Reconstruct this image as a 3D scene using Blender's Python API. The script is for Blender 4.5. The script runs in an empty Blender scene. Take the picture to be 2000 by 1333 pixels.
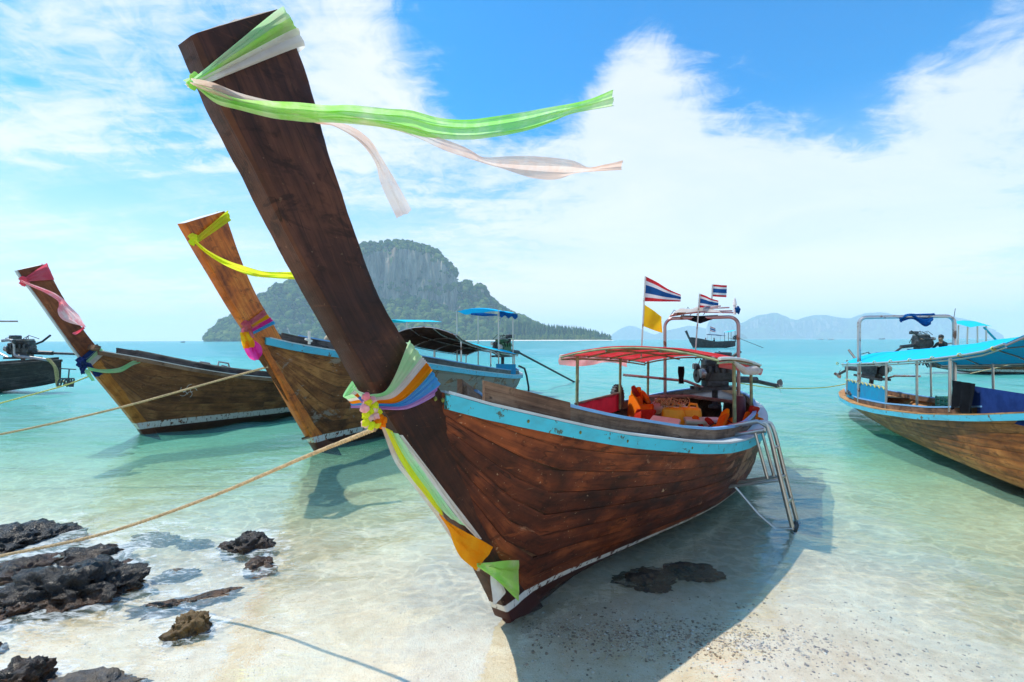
import bpy, bmesh, math, random
import numpy as np
from mathutils import Vector, Matrix, noise as mnoise

random.seed(7)
RNG = np.random.default_rng(7)
scene = bpy.context.scene
COL = scene.collection

# ------------------------------------------------------------------ camera
FPX, CAM_H, HOR, ROLL = 950.0, 1.8, 664.0, 0.003
cam_d = bpy.data.cameras.new('camera')
cam_d.sensor_width = 36.0
cam_d.lens = 36.0 * FPX / 2000.0
cam_d.clip_start, cam_d.clip_end = 0.05, 20000
cam_d.shift_y = -(666.5 - HOR) / 2000.0
cam = bpy.data.objects.new('camera', cam_d)
cam.location = (0, 0, CAM_H)
cam.rotation_euler = (Matrix.Rotation(math.pi/2, 4, 'X') @ Matrix.Rotation(-ROLL, 4, 'Z')).to_euler()
COL.objects.link(cam)
scene.camera = cam

# ------------------------------------------------------------------ light, sky, exposure
SUN_AZ, SUN_EL = math.radians(-75.0), math.radians(62.5)      # azimuth from +Y, clockwise positive
SUND = Vector((math.sin(SUN_AZ)*math.cos(SUN_EL), math.cos(SUN_AZ)*math.cos(SUN_EL), math.sin(SUN_EL)))
sun_d = bpy.data.lights.new('sun', 'SUN')
sun_d.energy, sun_d.angle, sun_d.color = 2.8, math.radians(0.55), (1.0, 0.93, 0.82)
sun = bpy.data.objects.new('sun', sun_d)
sun.rotation_euler = SUND.to_track_quat('Z', 'Y').to_euler()
sun.location = (-20, 40, 40)
COL.objects.link(sun)

vs = scene.view_settings
vs.view_transform, vs.look, vs.gamma, vs.use_curve_mapping = 'Standard', 'None', 1.0, False
vs.exposure = 0.82
scene.cycles.max_bounces = 8
scene.cycles.diffuse_bounces = 4
scene.cycles.glossy_bounces = 3
scene.cycles.transmission_bounces = 4
scene.cycles.transparent_max_bounces = 12
scene.cycles.volume_bounces = 1
scene.cycles.sample_clamp_indirect = 6.0
scene.cycles.sample_clamp_direct = 12.0
scene.cycles.caustics_reflective = False
scene.cycles.caustics_refractive = False
scene.cycles.use_denoising = True
scene.cycles.use_adaptive_sampling = True
scene.cycles.adaptive_threshold = 0.02


class NT:
    """small wrapper to write node trees compactly"""
    def __init__(self, tree):
        self.t = tree; tree.nodes.clear()
    def n(self, typ, **kw):
        nd = self.t.nodes.new(typ)
        for k, v in kw.items():
            if k.startswith('i_'):
                nd.inputs[int(k[2:]) if k[2:].isdigit() else k[2:].replace('_', ' ')].default_value = v
            else:
                setattr(nd, k, v)
        return nd
    def l(self, a, b):
        self.t.links.new(a, b); return b
    def math(self, op, a, b=None, c=None, clamp=False):
        nd = self.t.nodes.new('ShaderNodeMath'); nd.operation = op; nd.use_clamp = clamp
        for i, x in enumerate((a, b, c)):
            if x is None: continue
            if isinstance(x, (int, float)): nd.inputs[i].default_value = x
            else: self.t.links.new(x, nd.inputs[i])
        return nd.outputs[0]
    def vmath(self, op, a, b=None):
        nd = self.t.nodes.new('ShaderNodeVectorMath'); nd.operation = op
        for i, x in enumerate((a, b)):
            if x is None: continue
            if isinstance(x, (tuple, list)): nd.inputs[i].default_value = x
            else: self.t.links.new(x, nd.inputs[i])
        return nd.outputs['Value'] if op in ('DOT_PRODUCT', 'LENGTH', 'DISTANCE') else nd.outputs[0]
    def mix(self, fac, a, b, blend='MIX'):
        nd = self.t.nodes.new('ShaderNodeMix'); nd.data_type = 'RGBA'; nd.blend_type = blend
        for s, x in ((0, fac), (6, a), (7, b)):
            if isinstance(x, (int, float)): nd.inputs[s].default_value = x
            elif isinstance(x, (tuple, list)): nd.inputs[s].default_value = (*x, 1) if len(x) == 3 else x
            else: self.t.links.new(x, nd.inputs[s])
        return nd.outputs[2]
    def smooth(self, x, lo, hi, a=0.0, b=1.0):
        nd = self.t.nodes.new('ShaderNodeMapRange'); nd.interpolation_type = 'SMOOTHSTEP'
        self.t.links.new(x, nd.inputs[0])
        for i, v in zip((1, 2, 3, 4), (lo, hi, a, b)): nd.inputs[i].default_value = v
        return nd.outputs[0]
    def noise(self, vec, scale, detail=4, rough=0.55, dist=0.0):
        nd = self.t.nodes.new('ShaderNodeTexNoise')
        nd.inputs['Scale'].default_value = scale; nd.inputs['Detail'].default_value = detail
        nd.inputs['Roughness'].default_value = rough; nd.inputs['Distortion'].default_value = dist
        if vec is not None: self.t.links.new(vec, nd.inputs['Vector'])
        return nd.outputs['Fac']
    def scale(self, vec, s, loc=(0, 0, 0), rot=(0, 0, 0)):
        nd = self.t.nodes.new('ShaderNodeMapping')
        nd.inputs['Scale'].default_value = s; nd.inputs['Location'].default_value = loc; nd.inputs['Rotation'].default_value = rot
        self.t.links.new(vec, nd.inputs['Vector'])
        return nd.outputs[0]
    def ramp(self, fac, stops):
        nd = self.t.nodes.new('ShaderNodeValToRGB')
        e = nd.color_ramp.elements
        while len(e) < len(stops): e.new(0.5)
        for k, (p, c) in zip(e, stops):
            k.position = p; k.color = (*c, 1)
        self.t.links.new(fac, nd.inputs[0])
        return nd.outputs[0]


def pixdir(x, y):
    v = Vector(((x-1000)/FPX, 1.0, -(y-(HOR-ROLL*(x-1000)))/FPX))
    return v.normalized()

world = bpy.data.worlds.new('World'); scene.world = world; world.use_nodes = True
W = NT(world.node_tree)
tc = W.n('ShaderNodeTexCoord')
D = tc.outputs['Generated']
sky = W.n('ShaderNodeTexSky', sky_type='NISHITA', sun_disc=False, sun_elevation=SUN_EL, sun_rotation=SUN_AZ,
          altitude=0.0, air_density=1.0, dust_density=0.6, ozone_density=2.2)
hsv = W.n('ShaderNodeHueSaturation', i_Hue=0.482, i_Saturation=1.45, i_Value=1.0)
W.l(sky.outputs[0], hsv.inputs['Color'])
sep = W.n('ShaderNodeSeparateXYZ'); W.l(D, sep.inputs[0])
zc = W.math('MAXIMUM', sep.outputs[2], 0.0)
# cloud layer seen as a flat sheet overhead
den = W.math('ADD', zc, 0.16)
cx = W.math('DIVIDE', sep.outputs[0], den); cy = W.math('DIVIDE', sep.outputs[1], den)
comb = W.n('ShaderNodeCombineXYZ'); W.l(cx, comb.inputs[0]); W.l(cy, comb.inputs[1])
P = comb.outputs[0]
n1 = W.noise(W.scale(P, (0.85, 1.15, 1), (3.7, 1.2, 0.4), (0, 0, 0.35)), 1.2, 9, 0.62, 0.5)
n2 = W.noise(W.scale(P, (1, 1, 1), (8.1, 5.5, 2.0)), 9.0, 7, 0.68, 0.8)
n3 = W.noise(W.scale(P, (0.5, 1.9, 1), (1.0, 2.0, 5.0), (0, 0, 0.6)), 2.6, 8, 0.64, 1.0)
dens = W.math('ADD', W.math('MULTIPLY', n1, 0.50), W.math('MULTIPLY', n2, 0.30))
dens = W.math('ADD', dens, W.math('MULTIPLY', n3, 0.33))
# broad cloud masses and open patches of the day's sky, by direction
def lobe(px, py, inner, outer, w):
    d = pixdir(px, py)
    dot = W.vmath('DOT_PRODUCT', D, tuple(d))
    return W.smooth(dot, math.cos(math.radians(outer)), math.cos(math.radians(inner)), 0.0, w)
bias = None
for a in ((1000, 40, 2, 15, -0.16), (1120, 20, 1, 10, -0.08), (1560, 40, 2, 16, -0.20), (1730, 120, 1, 9, -0.10),
          (1500, 20, 1, 14, -0.08), (200, 330, 1, 8, -0.04),
          (1300, 440, 3, 26, 0.17), (1600, 420, 3, 18, 0.10), (1270, 200, 1, 8, 0.13), (1400, 330, 2, 14, 0.07), (1930, 290, 1, 9, 0.15), (1900, 110, 0.5, 6, 0.12), (1750, 175, 0.5, 4, 0.10),
          (720, 160, 1, 10, 0.08), (560, 60, 1, 9, 0.04), (230, 60, 1, 8, 0.09), (90, 150, 1, 9, 0.05), (450, 420, 2, 12, -0.02), (800, 470, 2, 14, 0.06), (60, 230, 1, 6, 0.05)):
    t = lobe(*a)
    bias = t if bias is None else W.math('ADD', bias, t)
dens = W.math('ADD', dens, bias)
cov = W.smooth(dens, 0.47, 0.72, 0.0, 0.86)
veil = W.smooth(zc, 0.0, 0.42, 0.86, 0.03)               # thin high haze thickening to the horizon
cov = W.math('MAXIMUM', cov, W.math('ADD', veil, W.math('MULTIPLY', cov, 0.35)), clamp=True)
shade = W.smooth(n1, 0.35, 0.75)
ccol = W.mix(shade, (5.8, 6.2, 6.4), (7.0, 6.9, 6.7))
ccol = W.mix(W.smooth(zc, 0.02, 0.3), (6.3, 6.45, 6.55), ccol)
blue = W.mix(1.0, hsv.outputs[0], (0.02, 1.10, 1.46), 'MULTIPLY')
skyc = W.mix(cov, blue, ccol)
bg = W.n('ShaderNodeBackground', i_Strength=0.094)
W.l(skyc, bg.inputs[0])
wo = W.n('ShaderNodeOutputWorld'); W.l(bg.outputs[0], wo.inputs[0])

# ------------------------------------------------------------------ geometry helpers
class MB:
    """mesh builder: verts (any frame), faces, one uv per vertex in metres"""
    def __init__(self): self.v, self.f, self.uv, self.fm = [], [], [], []
    def add(self, vs, fs, uvs=None, m=0):
        b = len(self.v)
        self.v += [tuple(p) for p in vs]
        self.uv += [tuple(q) for q in uvs] if uvs is not None else [(p[0], p[1]+p[2]) for p in vs]
        self.f += [tuple(i+b for i in f) for f in fs]; self.fm += [m]*len(fs)
        return self
    def grid(self, P, close_v=False, close_u=False, uv=None, m=0, flip=False):
        nu, nv = len(P), len(P[0])
        vs = [p for row in P for p in row]
        if uv is None:
            uv = []
            acc = 0.0
            for i in range(nu):
                if i: acc += (Vector(P[i][nv//2])-Vector(P[i-1][nv//2])).length
                a2 = 0.0
                for j in range(nv):
                    if j: a2 += (Vector(P[i][j])-Vector(P[i][j-1])).length
                    uv.append((acc, a2))
        fs = []
        for i in range(nu if close_u else nu-1):
            for j in range(nv if close_v else nv-1):
                i2, j2 = (i+1) % nu, (j+1) % nv
                q = (i*nv+j, i2*nv+j, i2*nv+j2, i*nv+j2)
                fs.append(q[::-1] if flip else q)
        return self.add(vs, fs, uv, m)
    def tube(self, path, r, n=8, caps=True, closed=False, m=0, squash=1.0):
        path = [Vector(p) for p in path]; k = len(path)
        rs = r if isinstance(r, (list, tuple)) else [r]*k
        up = Vector((0, 0, 1)); rows, uv = [], []; acc = 0
        prev = None
        for i, p in enumerate(path):
            a = path[(i-1) % k] if (closed or i) else p
            b = path[(i+1) % k] if (closed or i < k-1) else p
            t = (b-a).normalized() if (b-a).length > 1e-9 else Vector((1, 0, 0))
            if prev is None:
                x = t.cross(up) if abs(t.z) < 0.95 else t.cross(Vector((1, 0, 0)))
                x.normalize()
            else:
                x = prev - t*prev.dot(t)
                x = x.normalized() if x.length > 1e-6 else t.orthogonal().normalized()
            prev = x; y = t.cross(x)
            if i: acc += (p-path[i-1]).length
            rows.append([p + (x*math.cos(2*math.pi*j/n) + y*math.sin(2*math.pi*j/n)*squash)*rs[i] for j in range(n)])
            uv += [(acc, 2*math.pi*rs[i]*j/n) for j in range(n)]
        b0 = len(self.v)
        self.grid(rows, close_v=True, close_u=closed, uv=uv, m=m)
        if caps and not closed:
            self.f.append(tuple(b0+j for j in range(n))[::-1]); self.fm.append(m)
            e = b0+(k-1)*n
            self.f.append(tuple(e+j for j in range(n))); self.fm.append(m)
        return self
    def box(self, c, size, M=None, bev=0.0, m=0):
        sx, sy, sz = (s/2 for s in size); c = Vector(c)
        if bev <= 0:
            vs = [Vector((x*sx, y*sy, z*sz)) for x in (-1, 1) for y in (-1, 1) for z in (-1, 1)]
            fs = [(0, 1, 3, 2), (4, 6, 7, 5), (0, 4, 5, 1), (2, 3, 7, 6), (0, 2, 6, 4), (1, 5, 7, 3)]
        else:
            bm = bmesh.new(); bmesh.ops.create_cube(bm, size=1)
            for v in bm.verts: v.co = Vector((v.co.x*2*sx, v.co.y*2*sy, v.co.z*2*sz))
            bmesh.ops.bevel(bm, geom=bm.edges[:], offset=bev, segments=2, affect='EDGES', profile=0.6)
            bm.verts.index_update(); vs = [v.co.copy() for v in bm.verts]; fs = [tuple(v.index for v in f.verts) for f in bm.faces]; bm.free()
        if M is not None: vs = [M @ v for v in vs]
        return self.add([v+c for v in vs], fs, [(v.x, v.y+v.z) for v in vs], m)
    def lathe(self, prof, c=(0, 0, 0), n=16, M=None, m=0):
        rows = []
        for (r, z) in prof:
            row = [Vector((r*math.cos(2*math.pi*j/n), r*math.sin(2*math.pi*j/n), z)) for j in range(n)]
            if M is not None: row = [M @ v for v in row]
            rows.append([v+Vector(c) for v in row])
        return self.grid(rows, close_v=True, m=m)
    def ball(self, c, r, M=None, sub=2, jit=0.0, seed=0, m=0):
        bm = bmesh.new(); bmesh.ops.create_icosphere(bm, subdivisions=sub, radius=1)
        vs = []
        for v in bm.verts:
            p = v.co.copy()
            if jit: p *= 1+jit*mnoise.noise(p*1.7+Vector((seed*3.1, seed, 0)))
            p = Vector((p.x*r[0], p.y*r[1], p.z*r[2])) if isinstance(r, (tuple, list)) else p*r
            if M is not None: p = M @ p
            vs.append(p+Vector(c))
        bm.verts.index_update(); fs = [tuple(v.index for v in f.verts) for f in bm.faces]; bm.free()
        return self.add(vs, fs, m=m)
    def obj(self, name, mats, frame=None, inv=None, smooth=True, sharp=35):
        me = bpy.data.meshes.new(name)
        vs = [Vector(p) for p in self.v]
        if frame is not None:
            A = frame if inv is None else inv @ frame
            vs = [A @ v for v in vs]
        elif inv is not None: vs = [inv @ v for v in vs]
        me.from_pydata(vs, [], self.f)
        uvl = me.uv_layers.new(name='UVMap')
        li = np.zeros(len(me.loops), dtype=np.int32); me.loops.foreach_get('vertex_index', li)
        uvl.data.foreach_set('uv', np.array(self.uv, dtype=np.float32)[li].ravel())
        mats = mats if isinstance(mats, (list, tuple)) else [mats]
        for mt in mats: me.materials.append(mt)
        if len(mats) > 1: me.polygons.foreach_set('material_index', self.fm)
        if smooth:
            me.polygons.foreach_set('use_smooth', [True]*len(me.polygons))
            me.set_sharp_from_angle(angle=math.radians(sharp))
        me.update()
        o = bpy.data.objects.new(name, me); COL.objects.link(o)
        return o


def tag(o, label=None, cat=None, group=None, kind=None):
    for k, v in (('label', label), ('category', cat), ('group', group), ('kind', kind)):
        if v: o[k] = v
    return o


class Thing:
    """collects parts (frame coords), then makes an Empty at the thing's base that parents them"""
    def __init__(self, name, label, cat, group=None, frame=None, at_frame=False):
        self.name, self.info, self.frame, self.at_frame = name, (label, cat, group), frame or Matrix.Identity(4), at_frame
        self.parts = []
    def part(self, name, mb, mat, of=None, label=None, smooth=True, sharp=35):
        self.parts.append((name, mb, mat, of, label, smooth, sharp)); return len(self.parts)-1
    def done(self):
        F = self.frame
        if self.at_frame: M = F
        else:
            pts = np.array([p for q in self.parts for p in q[1].v]); pw = pts @ np.array(F.to_3x3()).T + np.array(F.translation)
            lo, hi = pw.min(0), pw.max(0)
            M = Matrix.Translation(((lo[0]+hi[0])/2, (lo[1]+hi[1])/2, lo[2])) @ F.to_3x3().to_4x4()
        e = bpy.data.objects.new(self.name, None); COL.objects.link(e); e.matrix_world = M; e.empty_display_size = 0.2
        tag(e, *self.info)
        inv = M.inverted(); objs = []
        for (name, mb, mat, of, label, smooth, sharp) in self.parts:
            o = mb.obj(name, mat, F, inv, smooth, sharp)
            o.parent = e if of is None else objs[of]
            if label: o['label'] = label
            objs.append(o)
        self.root, self.objs = e, objs
        return self


def solo(name, mb, mat, label, cat, group=None, frame=None, kind=None, smooth=True, sharp=35):
    F = frame or Matrix.Identity(4)
    pw = np.array([tuple(F @ Vector(p)) for p in mb.v]); lo, hi = pw.min(0), pw.max(0)
    M = Matrix.Translation(((lo[0]+hi[0])/2, (lo[1]+hi[1])/2, lo[2])) @ F.to_3x3().to_4x4()
    o = mb.obj(name, mat, F, M.inverted(), smooth, sharp); o.matrix_world = M
    return tag(o, label, cat, group, kind)


def spline(pts, n):
    """Catmull-Rom through pts (any dimension), n samples, even in parameter"""
    p = np.array(pts, dtype=float)
    if len(p) == 2:
        t = np.linspace(0, 1, n)[:, None]; return p[0]*(1-t)+p[1]*t
    q = np.vstack([2*p[0]-p[1], p, 2*p[-1]-p[-2]])
    out = []
    for t in np.linspace(0, len(p)-1, n):
        i = min(int(t), len(p)-2); f = t-i
        a, b, c, d = q[i], q[i+1], q[i+2], q[i+3]
        out.append(0.5*(2*b+(c-a)*f+(2*a-5*b+4*c-d)*f*f+(3*b-a-3*c+d)*f**3))
    return np.array(out)


def curve1(xs, ys):
    """smooth 1-d table"""
    X = np.linspace(xs[0], xs[-1], 600); Y = np.interp(X, xs, ys)
    w = max(3, 600//len(xs)//2); k = np.hanning(2*w+1); k /= k.sum()
    Yp = np.concatenate([2*Y[0]-Y[w:0:-1], Y, 2*Y[-1]-Y[-2:-w-2:-1]])
    Ys = np.convolve(Yp, k, 'valid')
    return lambda x: float(np.interp(x, X, Ys))


def hash2(ix, iy, seed=0):
    h = (ix.astype(np.int64)*374761393 + iy.astype(np.int64)*668265263 + seed*974634777) & 0xffffffff
    h = ((h ^ (h >> 13))*1274126177) & 0xffffffff
    return ((h ^ (h >> 16)) & 0xffff)/65535.0

def vnoise(x, y, seed=0):
    ix, iy = np.floor(x), np.floor(y); fx, fy = x-ix, y-iy
    fx = fx*fx*(3-2*fx); fy = fy*fy*(3-2*fy)
    a, b = hash2(ix, iy, seed), hash2(ix+1, iy, seed); c, d = hash2(ix, iy+1, seed), hash2(ix+1, iy+1, seed)
    return (a*(1-fx)+b*fx)*(1-fy)+(c*(1-fx)+d*fx)*fy

def fbm(x, y, oct=4, seed=0, gain=0.5):
    s, a, n = 0, 1.0, 0
    for o in range(oct):
        s = s+a*vnoise(x*2**o, y*2**o, seed+o); n += a; a *= gain
    return s/n


def ray_dir(x, y):
    return Vector(((x-1000)/FPX, 1.0, -(y-(HOR-ROLL*(x-1000)))/FPX))
def at(x, y, depth):
    d = ray_dir(x, y); return Vector((d.x*depth, depth, CAM_H+d.z*depth))
def on_ground(x, y, z=0.0):
    d = ray_dir(x, y); t = (z-CAM_H)/d.z; return Vector((d.x*t, t, z))

# ------------------------------------------------------------------ materials
def mat(name):
    m = bpy.data.materials.new(name); m.use_nodes = True
    return m, NT(m.node_tree)

def principled(T, **kw):
    p = T.n('ShaderNodeBsdfPrincipled')
    for k, v in kw.items():
        s = p.inputs[k.replace('_', ' ')]
        if isinstance(v, (int, float)): s.default_value = v
        elif isinstance(v, (tuple, list)): s.default_value = (*v, 1)
        else: T.l(v, s)
    return p

def out(T, sh, vol=None):
    o = T.n('ShaderNodeOutputMaterial')
    if sh is not None: T.l(sh, o.inputs[0])
    if vol is not None: T.l(vol, o.inputs[1])

def bump(T, h, strength=0.3, dist=0.01):
    b = T.n('ShaderNodeBump', i_Strength=strength, i_Distance=dist); T.l(h, b.inputs['Height']); return b.outputs[0]

def wood(name, dark, mid, light, rough=0.6, grain=(3, 60), stripe=None, wear=None, spots=0.0, spec=0.22):
    """planked timber: grain along uv.x; stripe=(z_lo, z_hi) paints a white waterline, maroon below"""
    m, T = mat(name)
    tc = T.n('ShaderNodeTexCoord'); uv, ob = tc.outputs['UV'], tc.outputs['Object']
    oi = T.n('ShaderNodeObjectInfo')
    off = T.n('ShaderNodeCombineXYZ'); T.l(T.math('MULTIPLY', oi.outputs['Random'], 37.0), off.inputs[0]); T.l(T.math('MULTIPLY', oi.outputs['Random'], 91.0), off.inputs[1])
    uvr = T.vmath('ADD', uv, off.outputs[0])
    g = T.noise(T.scale(uvr, (grain[0], grain[1], 1)), 1.0, 5, 0.6, 0.15)
    g2 = T.noise(T.scale(uvr, (grain[0]*2.5, grain[1]*4, 1)), 1.0, 3, 0.6, 0.2)
    obr = T.vmath('ADD', ob, T.vmath('MULTIPLY', off.outputs[0], (0.031, 0.017, 0.0)))
    blot = T.noise(obr, 2.3, 5, 0.62, 0.4)
    blot2 = T.noise(T.scale(obr, (0.7, 1, 1.4)), 9.0, 5, 0.66, 0.6)
    f = T.math('ADD', T.math('MULTIPLY', g, 0.36), T.math('MULTIPLY', blot, 0.64))
    f = T.math('ADD', f, T.math('MULTIPLY', T.math('SUBTRACT', oi.outputs['Random'], 0.5), 0.10))
    c = T.ramp(f, ((0.37, dark), (0.5, mid), (0.63, light)))
    c = T.mix(T.smooth(g2, 0.52, 0.72, 0, 0.5), c, tuple(0.45*x for x in dark))
    c = T.mix(T.smooth(blot2, 0.53, 0.68, 0, 0.7), c, tuple(0.7*x for x in dark))
    sct = T.noise(T.scale(ob, (2.0, 2.0, 16.0)), 1.6, 6, 0.72, 0.3)
    c = T.mix(T.smooth(sct, 0.60, 0.70, 0, 0.45), c, tuple(min(1, 1.25*x) for x in light))
    ck = T.math('ABSOLUTE', T.math('SUBTRACT', T.noise(T.scale(uvr, (0.9, 11, 1)), 1.0, 3, 0.5, 0.3), 0.5))
    c = T.mix(T.math('MULTIPLY', T.smooth(ck, 0.0, 0.010, 0.85, 0.0), T.smooth(blot, 0.45, 0.6)), c, tuple(0.25*x for x in dark))
    if spots:
        sp = T.noise(ob, 46.0, 2, 0.5)
        c = T.mix(T.smooth(sp, 0.69, 0.76, 0, spots), c, (0.5, 0.33, 0.2))
        sc = T.noise(T.scale(ob, (5, 5, 60), rot=(0.3, 0.2, 0.4)), 1.0, 3, 0.6)
        c = T.mix(T.smooth(sc, 0.70, 0.78, 0, spots*0.6), c, (0.42, 0.26, 0.16))
    if wear:
        wn = T.noise(T.scale(ob, (1.1, 1.1, 2.2), (0.7, 0.1, 0.3)), 1.6, 7, 0.72, 0.6)
        xs = T.n('ShaderNodeSeparateXYZ'); T.l(ob, xs.inputs[0])
        aft = T.math('MULTIPLY', T.smooth(xs.outputs[0], 1.7, 2.6), T.smooth(xs.outputs[2], 0.2, 0.4))
        wn = T.math('ADD', wn, T.math('MULTIPLY', aft, 0.15))
        c = T.mix(T.smooth(wn, wear[0], wear[0]+0.06, 0, 0.8), c, wear[1])
    r = T.math('ADD', T.math('MULTIPLY', blot2, 0.25), rough-0.12)
    h = T.math('ADD', T.math('MULTIPLY', g, 0.6), T.math('MULTIPLY', blot2, 0.7))
    if stripe:
        z = T.n('ShaderNodeSeparateXYZ'); T.l(ob, z.inputs[0])
        zz = T.math('ADD', z.outputs[2], T.math('MULTIPLY', T.math('SUBTRACT', blot2, 0.5), 0.012))
        chip = T.smooth(T.noise(T.scale(ob, (7, 7, 3)), 3.0, 5, 0.7), 0.40, 0.47)
        inb = T.math('MULTIPLY', T.smooth(zz, stripe[0]-0.003, stripe[0]+0.003), T.smooth(zz, stripe[1]-0.003, stripe[1]+0.003, 1, 0))
        c = T.mix(T.math('MULTIPLY', inb, chip), c, (0.66, 0.63, 0.58))
        c = T.mix(T.smooth(zz, stripe[0]-0.003, stripe[0]+0.003, 0.85, 0), c, (0.055, 0.014, 0.012))
    p = principled(T, Base_Color=c, Roughness=r, Normal=bump(T, h, 0.55, 0.006))
    p.inputs['Specular IOR Level'].default_value = spec
    out(T, p.outputs[0]); return m

def paint(name, col, under=(0.10, 0.06, 0.035), chip=0.62, rough=0.5, dirt=0.35):
    m, T = mat(name)
    ob = T.n('ShaderNodeTexCoord').outputs['Object']
    a = T.noise(ob, 14.0, 6, 0.7, 0.3); b = T.noise(T.scale(ob, (1, 4, 4)), 3.0, 5, 0.6)
    c = T.mix(T.smooth(b, 0.4, 0.75, 0, dirt), col, tuple(0.5*x+0.03 for x in col))
    c = T.mix(T.smooth(a, chip, chip+0.03), c, under)
    p = principled(T, Base_Color=c, Roughness=T.math('ADD', T.math('MULTIPLY', b, 0.25), rough-0.12), Normal=bump(T, a, 0.3, 0.004))
    out(T, p.outputs[0]); return m

def plain(name, col, rough=0.5, metal=0.0, var=0.15, scale=12.0, bmp=0.1):
    m, T = mat(name)
    ob = T.n('ShaderNodeTexCoord').outputs['Object']
    a = T.noise(ob, scale, 4, 0.6)
    c = T.mix(T.smooth(a, 0.3, 0.7), tuple(x*(1-var) for x in col), tuple(min(1, x*(1+var)) for x in col))
    p = principled(T, Base_Color=c, Roughness=T.math('ADD', T.math('MULTIPLY', a, 0.2), rough-0.1), Metallic=metal, Normal=bump(T, a, bmp, 0.004))
    out(T, p.outputs[0]); return m

def steel(name, col=(0.55, 0.55, 0.53), rust=0.6):
    m, T = mat(name)
    ob = T.n('ShaderNodeTexCoord').outputs['Object']
    a = T.noise(ob, 5.0, 6, 0.68, 0.3); b = T.noise(ob, 40.0, 3, 0.6)
    k = T.smooth(a, rust, rust+0.08)
    c = T.mix(k, col, (0.19, 0.075, 0.035))
    p = principled(T, Base_Color=c, Metallic=T.math('SUBTRACT', 0.85, T.math('MULTIPLY', k, 0.8)),
                   Roughness=T.math('ADD', T.math('MULTIPLY', k, 0.4), 0.32), Normal=bump(T, b, 0.1, 0.002))
    out(T, p.outputs[0]); return m

def cloth(name, col, trans=0.45, col2=None, fold=30, sheer=0.0):
    """thin fabric lit from both sides"""
    m, T = mat(name)
    tc = T.n('ShaderNodeTexCoord'); uv = tc.outputs['UV']; ob = tc.outputs['Object']
    a = T.noise(T.scale(uv, (2.5, fold, 1)), 1.0, 4, 0.6, 0.4); b = T.noise(ob, 5.0, 5, 0.65)
    c = T.mix(T.smooth(b, 0.38, 0.64), col, col2 or tuple(x*0.72 for x in col))
    c = T.mix(T.smooth(T.noise(ob, 26.0, 4, 0.7), 0.66, 0.74, 0, 0.5), c, tuple(x*0.45+0.02 for x in col))
    nb = bump(T, a, 0.5, 0.008)
    d = T.n('ShaderNodeBsdfDiffuse'); T.l(c, d.inputs[0]); T.l(nb, d.inputs['Normal'])
    t = T.n('ShaderNodeBsdfTranslucent'); T.l(c, t.inputs[0]); T.l(nb, t.inputs['Normal'])
    mx = T.n('ShaderNodeMixShader', i_0=trans); T.l(d.outputs[0], mx.inputs[1]); T.l(t.outputs[0], mx.inputs[2])
    sh = mx.outputs[0]
    if sheer:
        tr = T.n('ShaderNodeBsdfTransparent')
        m2 = T.n('ShaderNodeMixShader', i_0=sheer); T.l(sh, m2.inputs[1]); T.l(tr.outputs[0], m2.inputs[2]); sh = m2.outputs[0]
    out(T, sh); return m

M = {}
M['hull'] = wood('hull_wood', (0.024, 0.0065, 0.004), (0.10, 0.0225, 0.009), (0.27, 0.066, 0.02), 0.55, (1.6, 34), (0.105, 0.155), (0.62, (0.34, 0.18, 0.11)), 0.55)
M['hull2'] = wood('hull_wood_brown', (0.07, 0.024, 0.01), (0.21, 0.075, 0.026), (0.40, 0.17, 0.055), 0.5, (1.4, 34), (0.17, 0.27), (0.56, (0.27, 0.22, 0.19)), 0.45)
M['hull3'] = wood('hull_wood_red', (0.08, 0.028, 0.012), (0.22, 0.085, 0.03), (0.40, 0.18, 0.07), 0.5, (1.4, 34), (0.16, 0.26), None, 0.5)
M['hull5'] = wood('hull_wood_tan', (0.10, 0.030, 0.009), (0.31, 0.105, 0.028), (0.52, 0.21, 0.06), 0.5, (1.2, 30), (0.04, 0.055), None, 0.4)
M['hull_black'] = wood('hull_wood_black', (0.016, 0.013, 0.013), (0.04, 0.033, 0.032), (0.10, 0.085, 0.08), 0.45, (1.2, 30), None, None, 0.3)
M['prow_dark'] = wood('prow_wood_dark', (0.014, 0.0055, 0.004), (0.042, 0.0145, 0.009), (0.098, 0.035, 0.019), 0.58, (2.0, 22), (0.105, 0.155), None, 0.14, 0.25)
M['stem_brown'] = wood('stem_wood_brown', (0.018, 0.006, 0.004), (0.058, 0.016, 0.008), (0.14, 0.042, 0.016), 0.55, (2.0, 22), (0.105, 0.155), None, 0.3, 0.25)
M['prow_orange'] = wood('prow_wood_orange', (0.17, 0.034, 0.005), (0.56, 0.128, 0.011), (0.72, 0.23, 0.028), 0.42, (1.6, 20), None, None, 0.1, 0.3)
M['prow_red'] = wood('prow_wood_red', (0.09, 0.028, 0.012), (0.20, 0.062, 0.022), (0.33, 0.12, 0.04), 0.5, (1.6, 22), None, None, 0.3)
M['prow_tan'] = wood('stem_wood_tan', (0.22, 0.07, 0.012), (0.48, 0.165, 0.025), (0.6, 0.26, 0.06), 0.45, (1.6, 20), (0.17, 0.27), None, 0.2)
M['wash'] = wood('wash_board_wood', (0.08, 0.05, 0.034), (0.20, 0.13, 0.085), (0.32, 0.23, 0.165), 0.7, (2.5, 50), None, None, 0.1)
M['grey_wood'] = wood('weathered_wood', (0.10, 0.075, 0.06), (0.24, 0.19, 0.16), (0.42, 0.36, 0.32), 0.7, (2.5, 50), None, None, 0.1)
M['brown_wood'] = wood('brown_wood', (0.06, 0.03, 0.018), (0.16, 0.085, 0.05), (0.30, 0.18, 0.11), 0.65, (2.5, 50), None, None, 0.2)
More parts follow.
